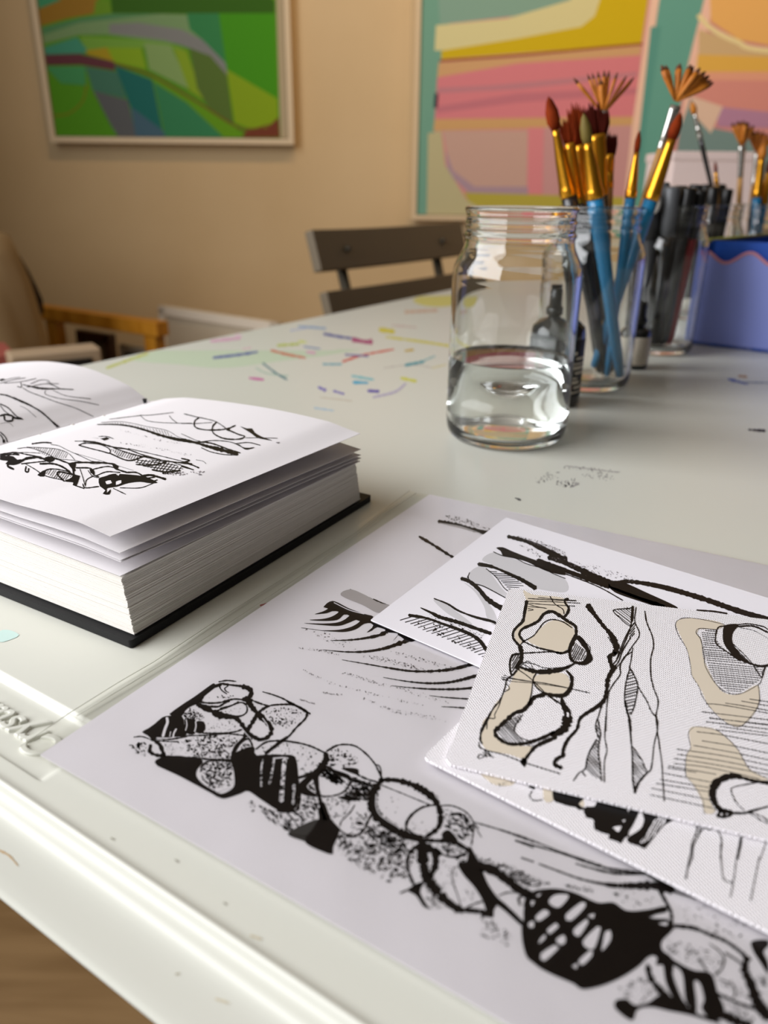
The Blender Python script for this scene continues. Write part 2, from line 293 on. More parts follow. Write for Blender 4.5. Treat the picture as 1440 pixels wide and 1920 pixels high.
# ---------------------------------------------------------------- drawings (outlines traced on each paper)
D_PRINT = """
@240,1250,4
B 645,125 665,145 600,200 560,235 555,265 470,300 430,330 400,375 330,374 310,358 400,290 500,225 590,160
B 105,492 150,465 200,430 240,395 285,372 405,375 420,430 440,470 432,520 330,530 220,545 190,560 150,520
w 20 292,385 296,420 278,470 262,525
w 12 362,470 345,500 338,535
w 6 320,490 313,525
w 9 215,538 300,540
B 430,390 500,400 510,440 500,505 440,502 425,440
B 500,420 570,415 580,470 560,500 510,495
w 7 437,400 442,440 432,480
w 9 507,415 510,450 500,490
s 130 7 420,330 500,315 560,360 580,410 500,430 420,400
s 70 4 600,395 780,400 830,470 700,490 590,480
b 30 858,150 905,165 925,195 905,235 860,250
b 14 640,150 700,130 740,135 870,150
b 12 870,250 790,245 700,268 620,275 545,268
b 8 680,115 740,105 810,112
b 8 690,130 690,160 710,185 740,205
b 8 750,145 725,165 735,185 755,195
b 10 560,240 575,205 640,160 700,140
s 18 6 590,240 700,215 820,215 760,240
b 34,40,24,30 520,285 600,320 690,365 800,385 850,430 900,500 985,550
b 40,36,30,26 890,235 920,290 960,340 1010,390 1060,440 1075,490 1040,535 985,550
b 12,26,26,26,20 1060,295 1010,320 970,360 920,440 880,500 870,540 820,590 790,650 780,720
w 6 1010,390 1045,440 1058,490
w 6 850,460 890,510 920,540
b 12 905,240 970,270 1060,300
b 10 670,330 760,300 840,270 885,290 890,340 840,372 740,362 670,335
b 14 560,300 620,300 680,300 730,270 760,255
b 10 690,315 780,290 830,265
s 10 4 720,340 850,300 860,350 760,350
b 12 1010,325 1060,295 1150,285 1250,290 1330,330
b 8,10,12 1010,190 1080,210 1160,240 1220,275 1300,310 1365,355
b 16 1200,265 1280,305 1345,345
b 16,12,12 1345,340 1330,390 1260,460 1200,530 1120,590 1030,660
s 120 6 1020,340 1150,300 1320,340 1290,400 1210,450 1120,460 1070,410
e 30 9 1060,380 1250,390 1200,470 1090,450
b 10 560,500 700,500 800,490 860,470
b 10 440,520 600,515 740,505 880,520 930,545
b 10 200,530 260,545 330,545 440,525
b 8 210,555 300,562 380,565
b 24 170,590 165,640 215,665 270,670
b 22 205,560 240,590 260,640 280,680
b 14 280,675 400,680 520,690 700,700 800,700
s 330 8 430,540 560,525 740,515 840,545 800,600 770,690 600,695 480,680 440,610
s 70 4 270,580 430,540 450,670 300,660
b 8 45,530 100,525 160,545 210,570
s 50 9 10,590 60,580 130,570 160,620 120,680 60,650
B 200,720 240,685 400,678 560,705 520,770 512,820 560,880 640,930 680,985 640,960 400,830 220,745
B 780,660 940,600 970,670 1230,665 1260,740 1280,850 1275,1020 1230,1080 1130,1080 1000,1000 900,935 840,955 715,992 660,960 640,925 700,955 790,905 795,800 775,720
w 13 665,940 720,918 785,905
w 14 1010,700 1000,780 1000,900
w 18 1095,690 1085,760 1062,880
w 32 1175,700 1165,800 1150,1010
w 22 1245,890 1240,1030
w 9 1095,690 1160,685 1200,690
k 60 7 995,700 1015,700 1005,900 990,900
k 60 7 1080,700 1100,700 1075,880 1050,880
k 90 8 1155,700 1195,700 1170,1010 1130,1010
k 50 8 1230,890 1260,890 1255,1030 1225,1030
b 5 1000,830 1150,840 1270,850
b 12 545,760 590,715 700,705 790,715
s 330 8 540,770 580,725 700,710 780,720 785,890 700,920 630,910 560,860
b 12 800,640 830,590 870,555 905,545 930,590 925,640
s 40 8 830,620 880,570 920,600 900,640
s 90 6 980,620 1100,575 1250,570 1430,650 1430,720 1400,800 1300,820 1270,720 1230,660 1000,665
b 5 1290,768 1320,768
b 12,24 1280,830 1380,800 1440,770
B 1270,900 1330,835 1410,790 1380,850 1340,900 1380,940 1440,965 1400,970 1320,940 1270,980
@460,1380,4
b 12 80,100 150,50 230,38 350,45 480,75 600,130
b 14 330,0 250,50 150,130
b 16 90,155 180,150 280,150 350,170 380,210 390,330 410,420 400,520 380,560 300,570 240,560
b 20,60,34,26,34,50 600,125 605,180 560,250 530,290 530,360 555,460 580,560 610,620
B 545,560 590,500 640,620 700,690 700,740 660,830 655,890 620,885 450,800 510,690 550,620
d 320,730 540,625 515,720 480,795 440,790
b 6 330,735 440,755 500,730
b 12 610,115 680,75 750,65 830,80 910,140 970,210 1000,270 1025,320
b 9 985,215 1010,235 1018,290 1000,260
b 14 580,500 620,610 690,690 770,750 830,750 890,700 920,640 940,600
b 8 820,520 780,580 720,640 710,680
b 10 545,290 545,350 560,440 620,455 720,430 780,370 790,320 750,290 700,280
B 590,225 640,230 660,250 720,270 780,295 800,330 740,315 680,290 640,265
B 720,245 800,240 850,255 850,290 810,285
b 12 800,270 900,320 1000,350
B 630,180 660,165 672,185 650,195
B 690,460 770,450 830,465 790,490 740,480
B 820,655 860,640 890,660 850,670
e 110 14 560,260 640,250 760,350 660,350 590,320
e 150 15 780,320 985,360 940,470 800,500 740,450 800,400
s 60 9 640,100 760,100 880,200 800,240 640,220
s 60 7 600,480 720,460 800,520 740,600 650,640
s 40 8 760,600 920,560 900,680 800,730
b 9 400,320 450,305 520,280
B 395,400 440,330 520,285 460,345 445,390 500,440 545,460 440,445
s 30 8 450,400 520,340 530,420
e 130 13 60,510 180,560 300,590 480,560 540,610 400,680 310,710 190,640
s 90 9 420,460 530,460 545,560 500,560 420,560
s 20 8 10,470 80,500 60,590
s 340 11 640,760 900,690 1000,640 1200,740 1300,830 1210,1080 900,1000 700,880
e 90 14 930,700 1100,740 1210,830 1150,900 1000,850
b 10,8,4 1190,740 1170,810 1110,890 1060,970
b 7 1070,880 1150,910
b 7 1100,860 1170,890
@640,1440,4
b 30,60,72,66,56,50 305,85 245,180 232,280 275,370 360,435 470,500 600,535
b 20,40,46,40,34,24 300,90 420,95 560,140 680,220 735,310 742,400 715,460 640,515
w 7 262,200 262,290 300,362 440,452
b 7 300,130 450,190 680,285
k 30 6 660,200 720,210 750,300 750,430 725,430 715,300
b 16,18,14,10 485,470 490,410 530,350 600,300 680,280 720,285
b 12 500,460 560,505 640,520
s 12 5 330,200 480,240 420,380 320,320
s 14 5 530,400 640,400 640,480 540,470
b 9 730,285 830,285 930,330 985,400 990,470 975,580
b 6 990,405 1200,470 1440,560
b 6 990,405 1030,460
b 6 1000,440 1050,520
e 110 14 760,310 900,330 980,410 965,540 880,530 770,420
b 30 600,540 720,548 830,552 900,585 965,625
B 750,500 800,465 860,520 870,560 780,550
b 14,12,14 680,600 760,650 840,668 920,645 950,625
b 60,40 640,600 740,645
s 90 8 720,580 830,565 920,610 900,640 800,650
s 30 9 850,660 950,640 940,700 880,710
b 18,20 570,585 520,620 495,690 500,760 530,850 560,900
b 90,70,70,70,60,50 610,580 610,680 640,820 720,930 800,1010 890,1070
b 50,40,30 705,650 705,730 670,810
B 960,590 1000,650 1040,740 1060,850 1130,940 1170,1010 1130,1080 1090,1080 1060,1000 1000,900 920,810 875,735 880,705 940,700
b 34 870,1068 980,1072 1090,1085
b 6 840,750 830,830 870,950 900,1050
b 5 840,748 880,745
b 10 920,1060 1000,1020 1070,1000
b 34,40,44,50 1020,720 1120,750 1240,830 1340,910 1440,965
b 6 1180,960 1240,940 1310,935
b 10 440,940 500,915 550,890 620,860
B 500,920 560,870 620,860 590,930 650,1040 680,1058 620,1045 560,960
s 200 11 0,520 200,420 480,540 560,590 500,800 350,860 200,800 0,640
e 80 12 60,60 200,110 180,250 20,220
s 160 9 1000,650 1440,810 1440,900 1300,860 1040,730
s 60 6 720,680 850,700 860,800 980,880 1040,960 920,1040 760,900
s 50 8 640,900 700,960 800,1060 700,1060 640,980
b 10 1305,545 1440,600
b 10 1350,675 1440,705
@900,1620,4
B 0,30 60,150 130,250 200,310 320,430 315,470 180,350 108,310 100,400 60,400 0,390 45,350 0,200
b 50 0,25 130,70 240,160 370,240
B 385,215 500,188 600,190 720,220 880,290 1000,290 1100,350 1250,345 1390,318 1400,360 1300,390 1440,430 1440,500 1400,540 1360,590 1370,650 1440,710 1440,830 1380,760 1350,740 1310,690 1260,700 1200,760 1100,830 980,890 860,930 760,940 700,900 560,840 460,790 400,745 350,700 320,600 310,480 325,420 330,330
W 415,400 480,345 520,375 450,430 425,430
W 515,290 560,235 665,240 590,330
W 640,390 760,290 790,320 680,430
W 700,500 800,415 812,440 740,545
W 500,500 570,445 590,470 520,530
W 570,570 630,535 640,590 600,610
W 455,680 560,610 590,630 480,730
W 770,590 880,470 905,480 850,640
W 740,730 830,650 840,690 770,760
W 810,390 860,375 850,410
W 360,450 400,430 400,480 370,480
W 940,510 975,500 980,570 915,655 920,600
W 1270,400 1420,380 1410,410 1300,410
W 1340,450 1410,440 1400,465
W 380,280 410,280 390,320
W 420,240 460,222 440,250
W 690,770 730,750 720,790
W 455,560 490,530 490,560 440,600
b 10,12,14 440,0 600,60 740,110 860,140
b 16,34,54,60 860,140 1000,162 1150,165 1310,165 1440,190
b 10,16,20 720,0 860,40 1000,70 1140,75 1250,70
b 8 860,5 1000,50 1150,60
b 34,50 1240,60 1350,125 1440,190
w 16 1150,95 1230,100 1280,118
b 22 1340,190 1390,280 1430,360 1440,440
b 6 140,240 200,215 300,220
b 14 300,310 290,260 330,235 345,270 330,320
s 150 9 60,20 350,160 480,180 520,150 200,0
s 40 9 600,150 830,180 850,220 700,190
s 26 8 980,190 1350,250 1330,300 1100,330
s 60 9 0,400 100,420 250,540 200,620 0,540
@1080,1650,4
b 30,22,22 740,345 880,362 1000,410 1120,460 1220,530 1300,600
b 6,14,14 1000,480 1080,540 1110,600 1090,670 1040,715
B 600,640 620,540 610,470 650,420 750,345 700,400 640,450 640,520 720,590 800,640 890,680 990,690 1030,730 1060,840 1110,960 1100,1040 1000,1040 940,960 960,900 930,780 885,760 900,900 900,1000 860,990 820,900 800,720 760,660 715,650 740,760 800,900 850,960 780,960 720,880 670,760 650,640
b 10 930,610 980,680
b 34,44,50 535,640 560,740 640,840 760,960
B 300,905 380,895 440,940 540,920 640,860 760,900 900,1000 1050,1040 1080,1080 1000,1060 850,1015 700,985 560,955 460,975 430,1050 380,1040 290,960
b 50,60,70,80 1280,590 1265,680 1310,780 1360,920 1440,1030
B 1310,470 1360,450 1440,455 1440,500 1405,540 1440,620 1440,710 1380,620 1330,540
b 20,20,30 1050,850 1160,900 1280,950 1440,985
b 12 1180,790 1195,850 1175,885
b 14 1120,550 1200,600 1270,650
b 5 1060,740 1140,770 1190,810
b 60 1080,1000 1200,1060 1300,1085
b 22,8 620,50 740,90 900,145
s 60 8 750,180 1000,200 1300,340 1240,480 1000,380 800,300
s 110 8 660,430 1090,560 1080,680 900,660 700,560
s 40 8 1040,740 1250,780 1290,900 1100,820
s 60 9 280,830 500,720 600,840 480,920
s 30 9 1350,720 1430,720 1430,880
s 30 9 1100,900 1300,990 1360,1060 1150,1000
@560,1090,4
g 315,105 385,62 490,100 600,160 695,190 600,238 480,180
b 6 385,62 450,85 520,120 600,155 700,190
B 185,195 255,148 380,205 490,245 560,265 545,300 700,370 760,390 820,405 885,430 850,455 800,445 770,420 745,405 705,450 745,395 650,385 620,395 590,420 620,380 660,370 590,345 550,370 510,385 550,350 560,330 540,315 490,320 430,360 350,380 260,378 160,370 300,365 400,340 460,300 430,290 380,310 300,335 180,330 40,315 180,318 290,310 350,285 380,260 340,250 290,290 180,298 80,290 180,283 250,265 300,230 250,225 210,240 120,248 180,228 220,205
w 6 265,162 380,217 490,247
b 3,10,16,24 240,445 400,440 540,420 620,400 660,378
b 3,9,14,20,26 180,515 350,530 500,528 640,505 760,465 830,440
b 3,9,13,18,22 325,590 500,620 700,655 850,675 1000,675 1150,660 1310,620
b 3,10,16,22 635,722 800,750 950,765 1100,762 1220,740 1345,705
b 3,10,14,16 700,785 850,800 1000,810 1180,810 1310,800
b 3,12 980,858 1100,872 1280,884
b 3,12 1070,942 1150,945 1250,952
f 60 5 0,495 150,510 300,548 300,560 150,525 0,505
f 160 5 480,550 650,570 900,640 1000,690 900,670 650,610 480,570
f 90 5 680,520 900,570 1200,660 1200,680 900,600 680,540
f 90 5 320,670 600,760 800,800 800,815 600,780 320,690
f 90 5 480,870 700,960 1000,1010 1120,1060 1000,1040 700,985 480,885
f 90 5 0,640 250,760 600,850 950,930 950,940 600,870 250,780 0,660
f 50 5 750,800 1000,850 1230,960 1100,920 850,850
f 40 5 170,830 330,850 330,862 170,840
f 50 5 0,880 120,915 120,925 0,890
f 60 5 20,350 200,370 350,440 500,540 300,500
b 2.5 20,350 100,360 180,372
@700,950,4
b 24,22,24,28 490,112 600,130 720,165 870,205
g 478,120 660,150 800,200 660,165
f 120 6 530,60 700,90 880,170 860,185 700,130 560,95
b 20,16,18 345,226 420,270 500,320 570,365 645,405
b 6 0,693 60,720 135,750
@680,1420,1.8947
b 5 545,297 700,340 830,385 950,405 1010,412
b 4 410,235 560,280 700,335 850,385
"""
D_WHITE = """
@560,1090,4
h -17 23 5 755,295 820,262 1000,290 1160,350 1330,430 1400,530 1385,572 1300,525 1150,450 950,375 840,320
s 60 7 850,280 1160,350 1390,540 1300,520 1100,430 900,330
b 26,16,22,26,32 828,255 960,278 1080,320 1180,355 1290,400 1360,450 1410,520
b 8,28,28,26,26 915,200 1000,240 1060,270 1200,310 1330,355 1440,392
b 9,10,14 1015,130 1110,170 1200,225 1320,265 1440,295
l 1010,140 1100,170 1300,320 1200,290 1100,230
s 30 5 900,230 1000,240 1200,330 1400,420 1300,390
@700,950,4
b 26,30,44,52 1010,225 1150,262 1280,322 1440,405
B 920,310 970,305 1040,335 1160,382 1300,430 1440,480 1440,515 1300,485 1150,415 1050,388 970,370 955,335
b 6 900,340 970,370 1060,387 1150,430 1290,470 1340,500 1440,540
l 815,400 900,345 1050,392 1290,475 1440,548 1440,640 1210,610 1100,540 900,440
l 720,500 790,450 860,480 960,610 1010,660 1000,690 830,605 740,575
b 34,18,26,34 790,432 900,455 1050,520 1130,560 1215,612
h 2 14 5 860,480 1000,500 1130,590 1030,635 960,560
b 6 845,465 920,530 980,610 1020,640
b 26,30,34,40 660,540 720,562 790,620 850,690 920,740 975,768
b 6 705,535 722,495
b 7 708,520 730,570 830,600 1000,690
l 680,570 760,640 830,750 850,830 900,890 935,880 900,780 830,690 760,620
b 8,10,14,20 455,690 560,730 640,780 760,830 890,862 925,882
f 220 5 1050,215 1250,260 1440,340 1440,370 1280,310 1130,250
f 40 6 1060,270 1200,360 1330,410 1200,320
s 30 5 380,780 560,820 860,950 830,1000 560,850
@700,940,1.946
b 17,20,24 640,205 700,225 800,272 875,303
b 12,18,20,20 870,303 930,293 1050,312 1200,355 1330,400 1440,432
B 858,300 900,292 1000,335 1110,388 1050,388 980,368 880,332
b 15,18 600,215 700,253 860,312
b 8,14 860,312 960,350 1060,385
b 4 560,215 700,265 820,312 910,362
b 6 1180,398 1240,402 1290,410
f 130 3 640,200 800,230 960,280 940,295 800,260 660,220
"""
D_CARD = """
@880,1100,4
T 405,30 480,60 700,85 735,160 700,215 620,190 560,200 500,280 400,320 370,370 400,420 370,440 340,380 350,320 400,270 430,130
T 480,370 600,262 720,262 780,310 790,370 760,440 700,490 600,480 440,410
T 490,680 540,655 700,650 750,700 740,770 680,810 560,790 480,720
T 370,620 490,640 470,720 460,820 420,900 330,950 200,1080 110,1080 180,900 250,820 300,740
b 28,20,18,18 430,110 415,190 400,260 360,300 330,340 330,390 375,445
b 16,20,24,20 410,415 375,365 395,320 470,285 520,255 560,205 620,188 680,220 740,262 795,300 800,370
b 8 380,440 410,410 480,370 520,320 560,270 620,248 700,265 770,310
b 10,14,20 410,415 500,455 600,480 690,500 750,480
b 10 400,500 500,495 600,490 690,500
b 34,26,20 800,370 770,420 752,480 760,540 790,575
B 790,375 830,370 880,430 910,500 925,550 870,590 800,582 765,555 800,560 850,560 880,500 840,440 810,400
b 6 830,390 900,450 902,500
h -62 15 7 785,415 870,480 870,545 780,560 765,500
b 32,30,24 380,450 390,500 385,560 355,605 370,620
b 16 370,505 325,515 305,560 305,620 320,665 355,630
h -58 14 7 320,520 375,510 370,590 320,650
b 14,30,36,30,14 365,600 440,625 520,640 620,635 700,620 785,580
b 6 400,570 480,580 560,610 660,610 740,600
b 5 380,600 440,560 480,620
b 6 370,565 480,625
b 14,28,32,28,30 728,630 765,680 765,740 740,790 700,818 620,815 550,800
b 10 500,650 478,700 500,750 555,800
b 7 360,620 420,660 480,710 560,790
b 7 240,680 400,705 560,725 730,760 900,798
b 5 245,700 350,715 480,725 700,755
b 5 260,665 330,690 420,705
b 6 240,692 290,702
b 10 330,660 280,700 265,760 240,830 210,880 170,930 140,1000 95,1090
b 6 270,720 300,765 262,792
b 8 250,810 220,900 190,960 190,990 140,995 130,1070
b 8 475,710 465,800 440,880 405,920
b 32,28,30,34 190,1085 270,1010 340,950 400,930 450,880 490,830 560,812
b 12 480,820 460,850 445,890
b 14 590,820 690,885
b 18 690,825 705,880
b 6 440,90 600,100 800,108
b 5 440,110 620,115 830,125
b 5 450,125 560,135 790,147
b 5 515,82 640,95 800,105
b 5 440,150 570,162
b 5 440,130 500,150 580,165
b 5 440,182 480,175 440,165
b 7 605,75 640,130 700,170 710,205
b 18,14,20,16 740,92 715,100 722,130 745,160 735,200 705,235
b 42,28,26,40,44 888,142 930,200 1000,290 1060,360 1100,440 1095,500
b 34 1098,500 1055,522 1058,570 1080,620
b 38,34,28,30,26 1090,600 1040,690 1030,770 1010,850 960,900 900,940
b 8 1250,155 1240,260 1275,360 1220,450 1160,540 1110,600
b 9 1225,150 1215,260 1200,330 1160,430 1110,540 1080,580
b 8 1200,320 1160,400 1120,500 1100,560
b 9 1210,380 1150,480 1120,560 1090,600
b 8 1225,460 1210,560 1198,615
b 9 1220,490 1160,530 1130,600 1130,660 1080,730 1042,795
b 9 1045,790 1030,900 1022,1085
b 6 1040,380 1090,460
h 38 14 5 1085,178 1190,155 1222,160 1212,295 1130,240
b 7 1225,155 1190,165 1085,175 1100,210 1200,295 1240,270
h -50 12 6 1205,290 1245,270 1235,370 1200,380
b 20 1225,150 1218,260
h -14 22 8 1205,615 1250,700 1260,760 1230,900 1205,960 1170,900 1165,800 1180,680
b 9 1205,610 1250,700 1262,760 1235,900 1210,960
b 9 1205,610 1180,690 1163,800 1168,890 1185,950
b 12,18,18 1168,860 1180,930 1200,1000 1208,1085
b 8 1262,750 1330,860 1360,930 1395,975
b 9 1315,185 1330,270 1370,370 1380,450 1360,540 1360,660 1380,760 1415,860 1400,970 1410,1085
@880,1300,4
T 110,200 200,140 250,40 430,10 420,90 320,150 200,250 200,300 260,370 370,395 480,400 470,440 400,490 300,460 150,430 100,390 90,300
b 8,14,20,14 200,80 140,180 95,270 82,340 95,380
b 26,24,28,24 205,265 190,300 220,340 290,380 400,380 480,360 560,330 640,290
b 20,40,64,70,60,40 690,40 705,90 735,150 728,220 700,275 620,315
w 16 735,150 742,175
b 26,32,24,20 650,330 560,368 500,398 460,440 430,480 405,520
B 378,515 400,482 432,488 430,520 412,556
b 8 70,370 78,405 130,430 250,460 380,510 520,555 680,605
b 6 60,490 75,460 112,475 70,492
b 6 100,440 130,480 115,430 160,480 140,440 180,488
h 48 15 7 215,290 300,200 380,160 390,200 350,240 340,290 400,350 430,380 330,390 250,360
b 7 400,160 345,240 340,290 380,330 440,358
b 6 430,350 485,402 440,392
b 30,24,22,26,30 990,80 910,130 830,190 805,270 740,345 705,420 700,480
b 24,26,30 712,460 650,500 640,535 690,562
b 8,16 1000,60 985,110
b 9,10 985,110 965,180 945,240 955,300 970,340
h 50 18 8 960,330 985,310 970,450 990,650 900,610 870,570 890,450
b 9 950,350 900,440 880,500 865,570 820,600 780,657
b 10 985,310 965,420 980,540 990,655
b 8 965,200 985,310
h 55 14 6 945,240 970,230 985,320 960,330
b 8 845,590 870,622
b 8 1022,180 1015,330 1030,430 1010,520 1012,670
h 50 18 7 1215,380 1330,590 1240,720 1225,600
b 14,12,10,12,16 1195,200 1210,330 1220,480 1225,640 1240,750
b 8 1230,410 1290,500 1335,605
b 18,9,8 1240,745 1270,670 1330,600 1360,570 1375,470 1385,380 1410,270 1408,200
b 8 1410,290 1430,430 1440,520
@1080,1100,4
T 750,290 790,245 900,240 1050,260 1110,290 1060,320 920,320 905,350 940,400 950,520 990,620 1060,750 1120,800 1220,810 1360,740 1370,860 1330,960 1230,1050 1130,1020 1000,900 940,780 870,670 860,580 830,470
b 4 1110,285 960,250 830,235 770,250 745,290 770,370 830,470 860,600 870,670 920,750 950,830 1040,950 1130,1025 1230,1050 1330,950 1375,860 1365,740
b 5 1050,325 930,315 900,345 935,400 960,520 970,600 1040,720 1120,790 1230,805 1360,740 1390,700 1420,610
h 5 16 5 940,330 1060,330 1050,400 1130,490 1220,560 1340,600 1400,610 1380,700 1240,790 1140,790 1050,720 1000,620 960,480
B 1120,290 1220,285 1180,340 1170,400 1200,470 1290,560 1390,590 1440,580 1440,600 1370,605 1230,555 1160,500 1110,430 1100,350
b 10 1120,295 1065,310 1045,380 1060,440 1160,510 1230,560
b 8 1200,288 1290,280 1400,300 1440,325
b 12 1210,300 1330,298 1440,345
b 6 1150,415 1230,500 1300,570
b 5 1170,425 1250,500 1320,575
b 3 1230,310 1330,330 1440,390
b 8 1330,595 1390,680 1400,640 1420,600
b 6 975,880 1100,890 1440,950
b 6 945,940 1440,1000
b 6 1000,985 1440,1040
b 6 975,1015 1440,1070
b 6 1120,875 1250,895 1440,930
b 6 1240,860 1440,895
b 6 1300,845 1440,865
@1080,1340,4
T 850,110 920,90 1040,110 1120,170 1210,260 1270,370 1290,400 1400,470 1440,490 1330,500 1190,450 1060,480 1000,560 1000,640 1040,730 970,740 940,640 880,530 830,460 830,300 860,240
b 4 960,745 950,640 890,540 830,470 820,400 830,300 860,250 840,150 870,105 910,92 1040,115 1120,165 1210,260 1260,350 1290,400 1340,440 1440,480
b 6 905,130 1100,155 1440,220
b 6 945,198 1200,240 1440,290
b 6 880,232 1200,290 1440,340
b 6 755,260 1100,310 1440,380
b 6 760,298 1100,350 1440,420
b 6 735,330 1000,370 1440,450
b 6 735,368 1000,400 1380,485
b 6 690,385 1050,450
b 6 685,400 900,435
b 6 640,437 1020,510
b 6 630,487 1000,550
b 6 600,517 1000,580
b 6 565,553 1000,640
b 6 555,602 1060,710
b 5 1050,115 1440,160
b 5 1080,90 1440,140
b 6 975,55 1440,110
b 6 1000,28 1440,75
b 10,46,60,46,30 1300,490 1170,462 1060,505 1022,590 1050,680 1115,745
b 22 1065,755 1090,722 1160,728 1150,758 1075,768 1060,750
b 20,18,14 1110,735 1250,740 1330,720 1440,690
b 8 1300,740 1380,790 1440,820
b 8 1300,730 1400,770 1440,800
b 8 1440,500 1330,515 1180,545 1165,580 1200,660 1260,720
b 24 1190,455 1300,490 1440,515
b 8 610,150 640,350 650,500 660,650
b 9 595,0 612,60 605,150
"""
D_CARD2 = """
@1080,1340,4
B 0,560 30,620 20,680 70,700 150,690 160,655 130,600 260,640 370,660 470,700 440,800 380,900 330,970 300,950 240,930 250,890 150,860 130,790 70,770 70,720 0,700
T 20,640 70,625 55,695 20,680
W 275,850 340,840 320,880 300,875
W 345,795 370,790 360,810
W 380,710 402,716 390,735
W 60,620 110,640 155,655 140,690 70,685
B 500,700 720,780 660,830 600,900 510,1010 480,990 390,960 390,920 480,860 510,790
W 570,810 640,765 680,785 640,840 560,930 480,965 540,880
k2 -62 20 9 570,810 640,765 680,785 640,840 560,930 480,965 540,880
b 10 895,800 905,870 870,960 860,1040 845,1085
b 9 940,810 920,900 880,980 870,1085
b 8 970,850 940,870 920,900
b 8 970,850 1000,865 1050,860 1090,940 1080,1085
b 12 1240,880 1235,970 1210,1085
b 6 1430,940 1380,1085
@880,1300,4
T 65,575 200,590 340,640 320,690 200,690 120,640
s 18 6 200,680 320,650 330,680 240,700
B 430,655 470,680 495,720 450,710
b 8 470,735 450,770 480,805 545,800
T 560,700 640,710 665,770 600,820 560,800
B 650,700 870,760 820,830 850,860 760,850 690,830 630,800
B 870,860 1000,770 1100,800 1280,840 1200,1000 1180,1080 1040,1060 940,1020 930,940 870,920
@760,1380,2.1176
b 4 1140,480 1120,530 1115,568
b 5 1128,480 1112,568
b 4 1250,430 1255,520 1265,570 1300,576 1312,500 1330,400
b 4 1302,580 1290,640
b 4 1405,480 1370,655
"""
